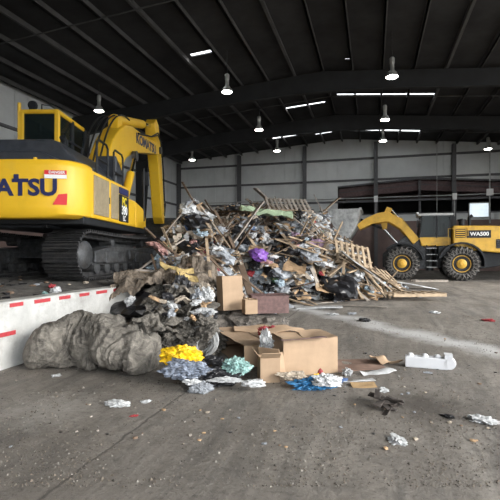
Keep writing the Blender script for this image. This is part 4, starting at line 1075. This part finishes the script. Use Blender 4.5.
# plastic bags in front
def pile(name, seed, px, py, s_, sq, m, label, cat='bag', zf=.3, sub=5, amp=.5, freq=1.7, group=None):
    p = gnd(px, py); p.z = s_*sq[2]*zf
    return tag(link(name, crumple(seed, sub, amp, sq, freq, m, name), None, p, (0,0,YAW), s_), label, cat, group)
pile('yellow_bag', 401, 182, 382, .46, (1.05,.7,.5), PYEL, 'bright yellow crumpled plastic bag on the litter', zf=1.1, amp=.34)
pile('black_bag', 402, 212, 384, .5, (1.25,.8,.5), PBLACK, 'large black plastic bag before the flattened carton', zf=.36, amp=.36)
pile('black_bag', 403, 203, 375, .5, (1.2,.8,.65), PBLACK, 'black plastic bag behind the silver bag and beside the yellow one', zf=.5, amp=.36)
pile('silver_bag', 404, 185, 387, .42, (1.3,.7,.5), mat('silver_blue_plastic', (.20,.23,.29), .35, var=.6, vscale=9), 'silver blue striped plastic bag under the yellow bag', zf=.36, amp=.36)
pile('grey_bag', 411, 201, 393, .2, (1.3,.6,.7), PGREY, 'blue grey plastic bag between the silver bag and the large black bag', zf=.5, amp=.4)
pile('teal_bag', 405, 236, 384, .32, (1,.8,.62), PTEAL, 'pale teal plastic bag beside the large black bag', zf=.42, amp=.36)
pile('white_bag', 406, 204, 362, .22, (1.5,.8,.5), PWHITE, 'white plastic bag on top between the yellow bag and carton', zf=2.0, amp=.36)
pile('white_wrapper', 407, 226, 391, .2, (1.8,.6,.25), PWHITE, 'flat white wrapper in front of the large black bag', zf=.4)
pile('white_wrapper', 412, 192, 394, .13, (1.3,.8,.4), PWHITE, 'small white wrapper in front of the silver bag', zf=.4)
# bank of ragged grey insulation between bundle, matting and flattened carton
for k, (X, Y, z, s_, sq) in enumerate(((-1.22,7.0,.10,.8,(1.1,.8,.5)), (-.74,6.55,.08,.55,(1.1,.9,.6)), (-1.12,6.42,.06,.5,(1,.9,.6)), (-1.0,7.62,.12,.8,(1.2,.7,.55)), (-.6,7.15,.1,.55,(1,1,.6)))):
    tag(link('insulation_heap', crumple(430+k, 5, .5, sq, 1.7, INSUL, 'insulation_heap'), None, cw(X, Y, z), (0, 0, k*1.2), s_), 'bulky ragged clump of grey insulation between the bundle and flattened carton', 'insulation', 'insulation clumps on the floor')
for k in range(34):
    X, Y = rng.uniform(-1.5,-.5), rng.uniform(6.2,7.4); z = .12+.3*rng.random()*smooth(6.1,6.9,Y)
    m_ = rng.choice((PGREY, PWHITE, BEIGE, PBLACK, CARDL)); nm_ = {PGREY:'grey', PWHITE:'white', BEIGE:'beige', PBLACK:'black', CARDL:'brown'}[m_]
    tag(link(nm_+'_scrap', crumple(440+k % 6, 3, .5, (1.3,.8,.4), 1.6, m_, nm_+'_scrap'), None, cw(X, Y, z), (rng.uniform(-.8,.8), rng.uniform(-.8,.8), rng.uniform(0,6)), rng.uniform(.07,.2)), nm_+' scrap caught in the insulation clumps beside the bundle', 'scrap', nm_+' scraps in the insulation')
# fibrous skirt around
for k, (px, py, s_) in enumerate(((150,372,.35), (160,366,.4), (168,352,.5), (192,352,.5), (182,344,.5), (158,352,.45))):
    p = gnd(px, py); p.z = .06 + .03*(k % 3)
    tag(link('insulation_strip', rag(420+k, 22, 1.3, .7, .34, .03, INSUL, 'insulation_strip', .35), None, p, (.2*math.sin(k), .1, k*1.1), s_), 'ragged strip of grey insulation spread over the litter before the matting', 'insulation', 'insulation strips on the floor')

# ------------------------------------------------------------------ cartons
def carton(label, A, dirL, lenL, lenR, h, m=CARD, seed=0, lid='closed', name='carton', z=0.0, open_left=False):
    """A = nearest bottom corner (camera plan); dirL = direction of the left edge; right edge is square to it"""
    l = Vector((dirL[0], dirL[1])).normalized(); r_ = Vector((l.y, -l.x))
    o = cw(A[0], A[1], z)
    ang = math.atan2(cw(r_.x, r_.y).y, cw(r_.x, r_.y).x)
    t = thing(name, label, 'box', o, ang)
    th = .008
    def wall(name_, x0, x1, y0, y1, z0, z1, mm=m): 
        n = 6; mb = MB(); vs_ = []
        return MB().b(x0, x1, y0, y1, z0, z1).build(name_, mm, t)
    wall('side_panel', 0, lenR, 0, th, 0, h); wall('side_panel', 0, lenR, lenL-th, lenL, 0, h)
    if not open_left: wall('side_panel', 0, th, th, lenL-th, 0, h)
    wall('side_panel', lenR-th, lenR, th, lenL-th, 0, h)
    wall('bottom', th, lenR-th, th, lenL-th, .002, .01)
    if lid == 'closed':
        g = .012
        vs1 = MB(); 
        N = 8
        for half in (0, 1):
            mb = MB(); x0, x1 = (0, lenR/2-g) if half == 0 else (lenR/2+g, lenR)
            for lay in (0, 1):
                for j in range(N+1):
                    for i in range(N+1):
                        x = x0+(x1-x0)*i/N; y = lenL*j/N
                        sag = .05*math.sin(math.pi*x/lenR)*math.sin(math.pi*y/lenL) + .02*noise.noise((x*4+seed, y*4, half))
                        mb.v.append((x, y, h+.004 - sag + lay*.006))
            mm_ = N+1; K = mm_*mm_
            for j in range(N):
                for i in range(N):
                    a = j*mm_+i; mb.f += [(a, a+mm_, a+mm_+1, a+1), (K+a, K+a+1, K+a+mm_+1, K+a+mm_)]
            rim = [i for i in range(N)] + [N+j*mm_ for j in range(N)] + [N*mm_+N-i for i in range(N)] + [(N-j)*mm_ for j in range(N)]
            for a, b_ in zip(rim, rim[1:]+rim[:1]): mb.f.append((a, b_, K+b_, K+a))
            mb.build('top_flap', m, t)
    return t
big = carton('wide flattened brown carton with the red bag on its sagging top', (-.03,6.07), (-.37,.93), 1.5, 1.0, .30, open_left=True)
rb = carton('brown carton with torn open side beside the blue and white wrapper', (.475,5.65), (-.25,.968), .55, .76, .47, seed=3, open_left=True)
f1 = MB().b(0, .008, 0, .30, 0, .33).build('torn_flap', CARD, rb, loc=(-.01,.02,.05), rot=(0, R(-18), R(48)))
f2 = MB().b(0, .18, 0, .008, 0, .26).build('torn_flap', CARD, rb, loc=(.02,-.012,.06), rot=(R(8), R(4), R(200)))
sm = carton('small upright brown carton with open top in front of the torn carton', (.17,5.36), (-.15,.99), .22, .245, .30, lid=None)
MB().b(0, .235, 0, .006, 0, .12).build('top_flap', CARD, sm, loc=(.005,.005,.30), rot=(R(50),0,0))
MB().b(0, .006, 0, .2, 0, .12).build('top_flap', CARD, sm, loc=(.005,.01,.30), rot=(0,R(-40),0))
up = carton('tall upright tan carton standing on the rubble behind the flattened carton', (-.44,8.42), (-.5,.87), .26, .44, .66, z=.32)
up.rotation_euler.x = R(-5)
wn_ = carton('low dark brown printed box beside the tall upright carton', (.10,8.55), (-.12,.99), .5, .74, .34, m=WINE, z=.10)
cs = carton('white carton wedged on the rubble below the slanting beams', (-1.02,11.1), (-.1,.99), .4, .45, .36, m=PWHITE, z=.62)
tn = carton('small brown carton between the tall carton and the printed box', (-.02,8.2), (-.3,.95), .22, .24, .26, z=.16)
# support rubble under the tall cartons
for k, (X, Y, s_, z) in enumerate(((-.3,8.75,.8,.1), (-.75,8.5,.8,.12), (-.95,11.3,.9,.35), (-.1,8.55,.6,.05), (.45,8.75,.7,.02), (-.55,9.2,.9,.15), (-.75,11.35,.9,.3))):
    tag(link('rubble_lump', crumple(500+k, 3, .4, (1.2,1,.6), 1.5, HEAPM, 'rubble_lump'), None, cw(X, Y, z), (0,0,k), s_), 'dark lump of trampled refuse wedged beneath the cartons', 'refuse lump', 'lumps under the cartons')
# flaps and loose cardboard
def sheet(px, py, w, l, spin, m, label, z=.02, seed=0, amp=.05, tilt=(0,0), name='cardboard_sheet', cat='cardboard', thick=.008, Yd=None, ragged=.06):
    p = gnd(px, py, z) if Yd is None else at(px, py, Yd)
    return tag(link(name, rag(600+seed, 12, w, l, amp, thick, m, name, ragged), None, p, (tilt[0], tilt[1], YAW+spin)), label, cat)
sheet(262, 325, .95, .35, .2, CARD, 'long torn cardboard flap lying behind the red bag', .36, 1, .06)
sheet(284, 334, .7, .16, .35, CARD, 'narrow folded cardboard strip leaning on the torn carton', .44, 2, .05, (.3,0))
sheet(240, 322, .8, .2, .1, WINE, 'dark red-brown strip of card behind the flattened carton', .33, 3, .05)
sheet(303, 337, .6, .14, .25, WINE, 'dark brown card strip lying on top of the torn carton', .50, 4, .03)
sheet(353, 364, .78, .62, .1, mat('brown_board', (.20,.13,.10), .85, var=.15), 'flat brown cardboard sheet on the floor beside the torn carton', .02, 5, .02)
sheet(383, 358, .36, .3, .5, CARD, 'curled brown cardboard piece between the brown sheet and white foam', .07, 6, .22, (.3,.2), thick=.01, ragged=.2)
sheet(378, 371, .5, .13, .45, PWHITE, 'curled white plastic strip beside the brown cardboard sheet', .03, 7, .08, name='plastic_strip', cat='plastic')
sheet(358, 378, .42, .09, .15, PWHITE, 'straight white plastic strip on the floor before the brown sheet', .03, 8, .04, name='plastic_strip', cat='plastic')
sheet(364, 384, .3, .16, .1, mat('tan_scrap', (.33,.22,.11), .85), 'tan wood scrap on the floor below the white strip', .03, 9, .05, name='wood_scrap', cat='scrap')
pile('white_ball', 701, 347, 375, .12, (1,1,.9), PWHITE, 'small crumpled white paper ball beside the white strip', 'paper', .45)
pile('red_net_bag', 702, 269, 353, .26, (1.15,.8,.7), PRED, 'crumpled dark red net bag on the flattened carton', zf=1.78)
pile('white_paper', 703, 266, 370, .22, (.75,.75,1.5), PWHITE, 'crumpled white paper stuffed between the two brown cartons', 'paper', 1.0)
pile('blue_wrapper', 704, 312, 388, .30, (1.5,.8,.45), mat('bright_blue_plastic', (.04,.20,.42), .45, var=.4, vscale=6), 'blue plastic wrapper on the floor before the torn carton', 'wrapper', .4)
pile('white_wrapper', 705, 327, 391, .24, (1.3,.8,.5), PWHITE, 'white plastic wrapper lying on the blue one', 'wrapper', .5)
pile('beige_wrapper', 706, 294, 384, .22, (1.4,.8,.45), BEIGE, 'beige paper wrapper beside the blue plastic wrapper', 'wrapper', .45)
pile('blue_wrapper', 707, 337, 381, .16, (1.4,.8,.35), PBLUE, 'small dark blue wrapper end beside the brown sheet', 'wrapper', .4)
pile('yellow_scrap', 708, 316, 380, .1, (1,.7,1.1), PYEL, 'small yellow scrap against the torn carton', 'scrap', .5, 2)
pile('red_scrap', 709, 320.5, 379, .08, (.8,.7,1.3), PRED, 'small red scrap against the torn carton', 'scrap', .5, 2)
pile('white_paper', 710, 254, 392, .2, (1.4,.9,.4), PWHITE, 'flattened white paper scrap beside the small upright carton', 'paper', .4, 3)

# ------------------------------------------------------------------ white foam packing insert
fa, fb = gnd(405, 367), gnd(448, 370.5)
fd = fb-fa; fl_ = fd.length
fo = thing('foam_insert', 'white foam packing insert with rounded knobs lying on the bare floor', 'packaging', (fa.x, fa.y, 0), math.atan2(fd.y, fd.x))
MB().b(0, fl_, 0, .16, 0, .15).build('block', FOAM, fo, bevel=.012)
for k, x in enumerate((.05, .24, .40)):
    MB().lathe([(.045,.14), (.045,.165), (.03,.185), (.01,.19)], 16, 'Z', (x+.02, .08, 0)).build('knob', FOAM, fo, True)
MB().lathe([(.02,-.02), (.075,-.02), (.085,.02), (.085,.10), (.06,.13), (.02,.13)], 18, 'Y', (fl_+.02, .02, .085)).b(fl_-.04, fl_+.06, 0, .14, .15, .21).build('end_knob', FOAM, fo, True)

# ------------------------------------------------------------------ scattered litter on the floor
LIT = [(119,405,.26,PWHITE,'white crumpled paper with dark print on the bare floor before the bundle'), (146,402,.12,PWHITE,'small white scrap beside the printed crumpled paper'),
       (397,441,.2,PWHITE,'pale crumpled plastic on the floor nearest the stained patch'), (482,421,.27,PWHITE,'flat white paper scrap on the floor beyond the stain'),
       (134,416,.08,PRED,'tiny red scrap on the concrete before the bundle'), (384,404,.14,PWHITE,'small white scrap above the dark charred debris'),
       (448,417,.14,PBLACK,'thin dark scrap on the stained patch'), (333,315,.3,PWHITE,'small white lump on the floor far before the foam insert'),
       (352,314,.26,PGREY,'grey lump beside the small white lump on the floor'), (365,321,.35,PBLACK,'flat black rag on the pale floor band'), (488,321,.3,PRED,'red rag on the floor before the loader'),
       (428,373,.12,PGREY,'thin grey scrap before the foam insert'), (56,376,.14,PWHITE,'white scrap on the floor before the bundle'), (434,313,.3,PWHITE,'white flake on the floor between loader and foam insert'),
       (463,280,.5,PWHITE,'white lump on the floor under the loader rear')]
for k, (px, py, s_, m, lab) in enumerate(LIT):
    s_ *= .8; p = gnd(px, py); p.z = s_*.08
    tag(link('floor_scrap', crumple(800+k, 4, .6, (1.1,.8,.28), 1.7, m, 'floor_scrap'), None, p, (0,0,k*.9), s_), lab, 'litter')
BURN = mat('charred_scrap', (.05,.04,.035), .9, var=.4, vscale=8)
for k in range(14):
    px, py = 386+rng.uniform(-12,12), 408+rng.uniform(-6,6); p = gnd(px, py); p.z = .012
    tag(link('charred_scrap', rag(850+k % 4, 5, .16, .06, .06, .01, BURN, 'charred_scrap', .2), None, p, (rng.uniform(-.2,.2), rng.uniform(-.2,.2), rng.uniform(0,6))), 'dark charred scrap in the small cluster on the floor', 'scrap', 'charred scraps on the floor')
pm_ = [crumple(900+k, 1, .5, (1.2,.9,.5), 1.6, m, 'grit_crumb') for k, m in enumerate((PGREY, BEIGE, WOODD, WOODG, PBLACK, CARDL))]
for k in range(130):
    py = 300 + 150*rng.random()**.8; px = rng.uniform(-5, 498); p = gnd(px, py)
    if p.x < XBAR+.2 or (100 < px < 345 and py < 392) or (py < 385 and px < 200): continue
    s_ = rng.choice((.02,.03,.035,.05)); p.z = s_*.15
    tag(link('floor_crumb', pm_[k % 6], None, p, (0,0,rng.uniform(0,6)), s_), 'small crumb of litter scattered on the concrete floor', 'litter', 'crumbs on the floor')
# loose grit and dirt lying over the bare concrete
gm = MB(); gmi = []; r3 = random.Random(21)
tet = [(0,1,2), (0,3,1), (1,3,2), (2,3,0)]
for k in range(22000):
    Y = 3.0 + 8*r3.random()**1.5; X = r3.uniform(-.62, .62)*Y
    cl = noise.noise((X*1.3, Y*1.3, 4.4)) + .5*noise.noise((X*4, Y*4, 1.2))
    if cl < r3.uniform(-.55, .5): continue
    p = cw(X, Y)
    if p.x < XBAR+.1: continue
    g = r3.choice((.004,.006,.007,.010)) * (1.6 if r3.random() < .06 else 1)
    a0 = r3.uniform(0, 6.28)
    gm.add([(p.x+g*math.cos(a0+a)*r3.uniform(.7,1.4), p.y+g*math.sin(a0+a)*r3.uniform(.7,1.4), -.002) for a in (0, 2.1, 4.2)] + [(p.x, p.y, g*r3.uniform(.6,1.2))], tet)
    gmi += [r3.choice((0,0,0,0,1,1,1,2))]*4
gme = gm.mesh('loose_grit', mat('dark_grit', (.06,.052,.044), .95))
gme.materials.append(mat('brown_grit', (.15,.125,.10), .95)); gme.materials.append(mat('pale_grit', (.24,.225,.20), .95))
gme.polygons.foreach_set('material_index', gmi)
go = link('loose_grit', gme); go['kind'] = 'stuff'; go['label'] = 'loose dark grit and dirt strewn over the concrete floor'; go['category'] = 'grit'
# litter and stones on the platform
for k in range(150):
    px, py = rng.uniform(-5, 185), rng.uniform(270, 300); p = gnd(px, py, .98)
    if p.x > XBAR-.4: continue
    p.z = plat_z(p.x, p.y)+.01; s_ = rng.choice((.05,.07,.1,.14))
    tag(link('platform_crumb', pm_[rng.choice((0,1,2,2,4,4,3))], None, p, (0,0,rng.uniform(0,6)), s_), 'small crumb of rubble on the dirt platform', 'rubble', 'crumbs on the platform')
for k, (px, py, s_, m, lab) in enumerate(((148,269,.42,PWHITE,'white bag on the platform beside the excavator track'), (143,272,.2,PTEAL,'small teal scrap under the white bag on the platform'), (57,288,.2,PWHITE,'pale scrap on the platform edge behind the striped wall'),
        (60,290,.1,PTEAL,'small green scrap beside the pale one on the platform edge'), (172,272,.25,PBLUE,'blue scrap at the front of the excavator track'), (52,286,.16,PRED,'small red scrap on the platform dirt'))):
    p = gnd(px, py, .97); p.x = min(p.x, XBAR-.36-s_*.6); p.z = plat_z(p.x, p.y) + s_*.2
    tag(link('platform_scrap', crumple(950+k, 3, .5, (1.2,.8,.55), 1.6, m, 'platform_scrap'), None, p, (0,0,k), s_), lab, 'litter')


# ------------------------------------------------------------------ settle everything loose so that it lies on what is below it
CELL = .03
GX0, GY0, GX1, GY1 = -13.0, 2.5, 7.5, 25.0
NXg, NYg = int((GX1-GX0)/CELL)+1, int((GY1-GY0)/CELL)+1
def base_height(x, y):
    X, Y = plan((x, y)); z = max(0.0, core_h(X, Y)) if Y > 6.4 else 0.0
    if y < 17:
        if x < XBAR-.28: z = max(z, plat_z(x, y))
        elif x < XBAR+.03: z = max(z, ZBAR)
    return z
KC = 3                                                   # coarse step, then widened to the fine grid
cx_, cy_ = np.arange(0, NXg+KC, KC), np.arange(0, NYg+KC, KC)
co = np.array([[base_height(GX0+i*CELL, GY0+j*CELL) for j in cy_] for i in cx_])
fi, fj = np.arange(NXg)/KC, np.arange(NYg)/KC
i0, j0 = fi.astype(int), fj.astype(int); di, dj = (fi-i0)[:, None], (fj-j0)[None, :]
H = (co[i0][:, j0]*(1-di)*(1-dj) + co[i0+1][:, j0]*di*(1-dj) + co[i0][:, j0+1]*(1-di)*dj + co[i0+1][:, j0+1]*di*dj)
_samples = {}
def samples(me):
    if me.name in _samples: return _samples[me.name]
    V = np.empty(len(me.vertices)*3); me.vertices.foreach_get('co', V); V = V.reshape(-1, 3)
    P = [V]
    if len(V) < 250:                                     # few, large faces: fill them with points
        for p in me.polygons:
            q = V[list(p.vertices)]
            if len(q) == 4:
                nu = int(max(np.linalg.norm(q[1]-q[0]), np.linalg.norm(q[2]-q[3]))/.02)+1; nv_ = int(max(np.linalg.norm(q[3]-q[0]), np.linalg.norm(q[2]-q[1]))/.02)+1
                u = np.linspace(0, 1, min(nu, 70)+1)[:, None, None]; v = np.linspace(0, 1, min(nv_, 70)+1)[None, :, None]
                P.append(((q[0]*(1-u)+q[1]*u)*(1-v) + (q[3]*(1-u)+q[2]*u)*v).reshape(-1, 3))
    elif len(V) < 4000:
        P.append(np.array([list(p.center) for p in me.polygons]))
    _samples[me.name] = np.concatenate(P); return _samples[me.name]
def world_pts(o, M=None):
    M = (M @ o.matrix_basis) if M is not None else o.matrix_basis
    out = []
    if o.type == 'MESH':
        A = np.array(M); out.append(samples(o.data) @ A[:3, :3].T + A[:3, 3])
    for c in o.children: out += world_pts(c, M)
    return out
def cells(P): return (np.clip(((P[:, 0]-GX0)/CELL).round().astype(int), 0, NXg-1), np.clip(((P[:, 1]-GY0)/CELL).round().astype(int), 0, NYg-1))
def stamp(P, cap=None):                                 # cap: the gap left under a bridging piece is not filled up
    i, j = cells(P); z = P[:, 2] if cap is None else np.minimum(P[:, 2], H[i, j]+cap)
    for a, b_ in ((0,0), (1,0), (-1,0), (0,1), (0,-1)):      # a little wider, so that no holes stay between samples
        np.maximum.at(H, (np.clip(i+a, 0, NXg-1), np.clip(j+b_, 0, NYg-1)), z - (.01 if a or b_ else 0))
def stamp_obj(o, cap=None): stamp(np.concatenate(world_pts(o)), cap)
def settle(o, q=97, sink=.006, cap=None):
    """lower or raise the thing until it lies on the surface below; q < 100 lets soft things give way a little"""
    P = np.concatenate(world_pts(o))
    if q < 97 and ((P[:, 0] < XBAR+.05) & (P[:, 0] > XBAR-.32) & (P[:, 1] < 17.02)).any(): q = 97      # concrete does not give way
    dz = float(np.percentile(H[cells(P)]-P[:, 2], q)) - sink
    o.location.z += dz; P[:, 2] += dz; stamp(P, cap)
def surf(x, y, w=2):
    i, j = int(round((x-GX0)/CELL)), int(round((y-GY0)/CELL)); return float(H[max(0, i-w):i+w+1, max(0, j-w):j+w+1].max())
def lie(o, x, y, ang, L, sink=.004, q=99, cap=None):
    """lay a stiff plank across the two high points that carry its middle"""
    c_, s_ = math.cos(ang), math.sin(ang); n = 15
    pts = [((k/(n-1)-.5)*L, surf(x+c_*(k/(n-1)-.5)*L, y+s_*(k/(n-1)-.5)*L, 1)) for k in range(n)]
    best = None
    for a in pts:
        for b_ in pts:
            if a[0] < 0 <= b_[0]:
                m_ = (b_[1]-a[1])/(b_[0]-a[0]); z0 = a[1]-m_*a[0]
                if all(h <= z0+m_*t+.004 for t, h in pts) and (best is None or abs(m_) < abs(best[0])): best = (m_, z0)
    m_, z0 = best or (0, max(h for _, h in pts)); m_ = max(-1.3, min(1.3, m_))
    d = Vector((c_, s_, m_)).normalized(); xa = d.cross(Vector((0,0,1))).normalized(); za = xa.cross(d)
    o.rotation_euler = Matrix((xa, d, za)).transposed().to_euler()
    o.location = (x, y, z0); settle(o, q, sink, cap)
def get(prefix): return sorted((o for o in COL.objects if o.parent is None and o.name.split('.')[0] == prefix), key=lambda o: o.name)
def find(txt): return next(o for o in COL.objects if o.parent is None and txt in str(o.get('label', '')))
bpy.context.view_layer.update()
rs = random.Random(77)
# --- ground layer in front
for o in get('insulation_bundle') + [big, rb, sm, fo]: stamp_obj(o)
for o in get('rubble_lump'): settle(o, 72)
for o in (up, wn_, tn, cs): settle(o, 99.8, .015)
for o in get('hollow_dark_lump'):
    o.location.x = max(o.location.x, XBAR+.05+.75*o.scale[0]); settle(o, 80)
for o in get('insulation_heap'): settle(o, 62)
for t_ in ('behind the silver bag', 'large black plastic bag', 'silver blue striped', 'blue grey plastic bag between', 'pale teal plastic bag'): settle(find(t_), 82)
for o in get('wire_coil'): settle(o, 70)
ch_ = get('insulation_chunk'); rs.shuffle(ch_)
for o in ch_:
    o.location.x = max(o.location.x, XBAR+.05+.7*o.scale[0]); settle(o, 88, .01, .14)
# --- the pieces of the heap
order = list(HEAPBITS); rs.shuffle(order)
late = [o for o in order if o.name.split('.')[0].endswith('_plank') and rs.random() < .4]; order = [o for o in order if o not in late] + late
cc = cs.location
for k, o in enumerate(order):
    if (o.location.xy - cc.xy).length < .75:             # keep clear of the white carton
        v = (o.location.xy - cc.xy); v = v.normalized() if v.length > .01 else Vector((1, 0)); o.location.x += v.x*.6; o.location.y += v.y*.6
    if o.name.split('.')[0].endswith('_plank'):
        L_ = o.scale[1]
        if rs.random() < .16 and L_ < 1.4:               # planted on end in the loose refuse
            al, ph = R(rs.uniform(28, 62)), rs.uniform(0, 6.28)
            d = Vector((math.cos(ph)*math.cos(al), math.sin(ph)*math.cos(al), math.sin(al)))
            o.rotation_euler = d.to_track_quat('Y', 'Z').to_euler()
            o.location = Vector((o.location.x, o.location.y, surf(o.location.x, o.location.y)-.14)) + d*L_*.5
            stamp_obj(o, .04)
        else: lie(o, o.location.x, o.location.y, rs.uniform(0, math.pi), L_, .03, 96, .06)
    else: settle(o, 87, .02, .22)
for o in HEAPBITS: zone_tag(o)
H_BITS = H.copy()
# --- larger things lying on the heap
for o in get('slanting_joist'):
    d = o.matrix_basis.to_3x3() @ Vector((0, 1, 0)); ln = max(v.co.y for v in o.data.vertices)*2
    lie(o, o.location.x, o.location.y, math.atan2(d.y, d.x), ln)
for o in get('black_bin_bag'): settle(o, 55, .02)
lb = find('wide pale plywood strip'); pa, pb = heap_hit(369, 283), gnd(400, 298)
lb.location = (pa+pb)/2; lb.rotation_euler = (0, 0, math.atan2((pb-pa).y, (pb-pa).x)-math.pi/2)
for o in get('loose_board') + get('white_board'):
    d = o.matrix_basis.to_3x3() @ Vector((0, 1, 0)); ln = max(v.co.y for v in o.data.vertices)*2
    lie(o, o.location.x, o.location.y, math.atan2(d.y, d.x), ln)
for o in get('pallet'): settle(o, 82 if 'crate side' in o['label'] else 93, .01)
for n_ in ('green_mattress', 'purple_bag', 'blue_bag', 'white_bucket', 'purple_rag'):
    for o in get(n_): settle(o, 90, .01)
for o in get('peak_board'):                              # lower end stuck in the refuse
    d = Vector((math.cos(YAW+.35)*.8, math.sin(YAW+.35)*.8, .6)).normalized()*-1; d.z = abs(d.z)
    o.rotation_euler = d.to_track_quat('Y', 'Z').to_euler(); o.location.z = surf(o.location.x-d.x*.6, o.location.y-d.y*.6)-.1+d.z*.68; stamp_obj(o)
for o in get('red_scrap_cloth'):
    m_ = cs.matrix_basis @ Vector((.2, .16, 0)); o.location.x, o.location.y = m_.x, m_.y; settle(o, 92)
# --- torn matting draped over what lies under it, then the litter on top
mt = get('torn_matting')[0]; me_ = mt.data
V = np.empty(len(me_.vertices)*3); me_.vertices.foreach_get('co', V); V = V.reshape(-1, 3); nh = len(V)//2
ij = cells(V[:nh]); lift_ = np.maximum(0, np.minimum(.45, H[ij]+.055-V[:nh, 2]))
V[:nh, 2] += lift_; V[nh:, 2] += lift_; me_.vertices.foreach_set('co', V.ravel()); me_.update(); stamp(V[:nh])
for c in mt.children:
    P = samples(c.data) @ np.array(c.matrix_basis)[:3, :3].T + np.array(c.location); c.location.z += float(np.percentile(H[cells(P)]-P[:, 2], 80))
for n_ in ('black_tatter', 'grey_tatter', 'beige_tatter', 'white_tatter'):
    for o in get(n_): settle(o, 80, .01)
for o in get('insulation_strip'): settle(o, 86, .01)
for n_ in ('grey_scrap', 'white_scrap', 'beige_scrap', 'black_scrap', 'brown_scrap'):
    for o in get(n_):
        if 'insulation clumps' in o['label']: settle(o, 86, .012)
for t_ in ('bright yellow crumpled plastic bag', 'white plastic bag on top', 'flat white wrapper in front', 'small white wrapper in front', 'flat brown cardboard sheet', 'curled brown cardboard piece', 'curled white plastic strip',
           'straight white plastic strip', 'tan wood scrap', 'dark red-brown strip of card', 'long torn cardboard flap', 'narrow folded cardboard strip', 'dark brown card strip', 'small crumpled white paper ball', 'crumpled dark red net bag',
           'crumpled white paper stuffed', 'blue plastic wrapper on the floor', 'white plastic wrapper lying on the blue', 'beige paper wrapper', 'small dark blue wrapper', 'small yellow scrap', 'small red scrap against', 'flattened white paper scrap'):
    settle(find(t_), 76 if 'stuffed' in t_ else 88, .008)
for o in get('charred_scrap'): settle(o, 92, .003)
for o in get('floor_scrap'): settle(o, 80, .004)
# small fragments covering the heap: nobody could count these
fm = MB(); r2 = random.Random(5)
frag_m = [WOODT, PWHITE, PGREY, WOODD, CARDL, PBLACK]
for mi, m_ in enumerate(frag_m):
    fm = MB()
    for _ in range(800 if mi in (1, 2, 5) else 600):
        X = r2.uniform(-4.5, 6.2); Y = r2.uniform(10.5, 20.0); h = heap_h(X, Y)
        if h < .02 or (cw(X, Y).x < XBAR-.3 and Y < 16): continue
        p = cw(X, Y); i, j = int(round((p.x-GX0)/CELL)), int(round((p.y-GY0)/CELL))
        if H[i-3:i+4, j-3:j+4].max() > H_BITS[i-3:i+4, j-3:j+4].max()+.01: continue      # keep off the larger things
        p.z = float(H_BITS[i, j])+.004
        fm.box(p, (r2.uniform(.04,.26), r2.uniform(.03,.14), r2.uniform(.01,.06)), (r2.uniform(-.9,.9), r2.uniform(-.9,.9), r2.uniform(0,6.3)))
    fo = fm.build('refuse_fragments', m_, heap); fo['kind'] = 'stuff'
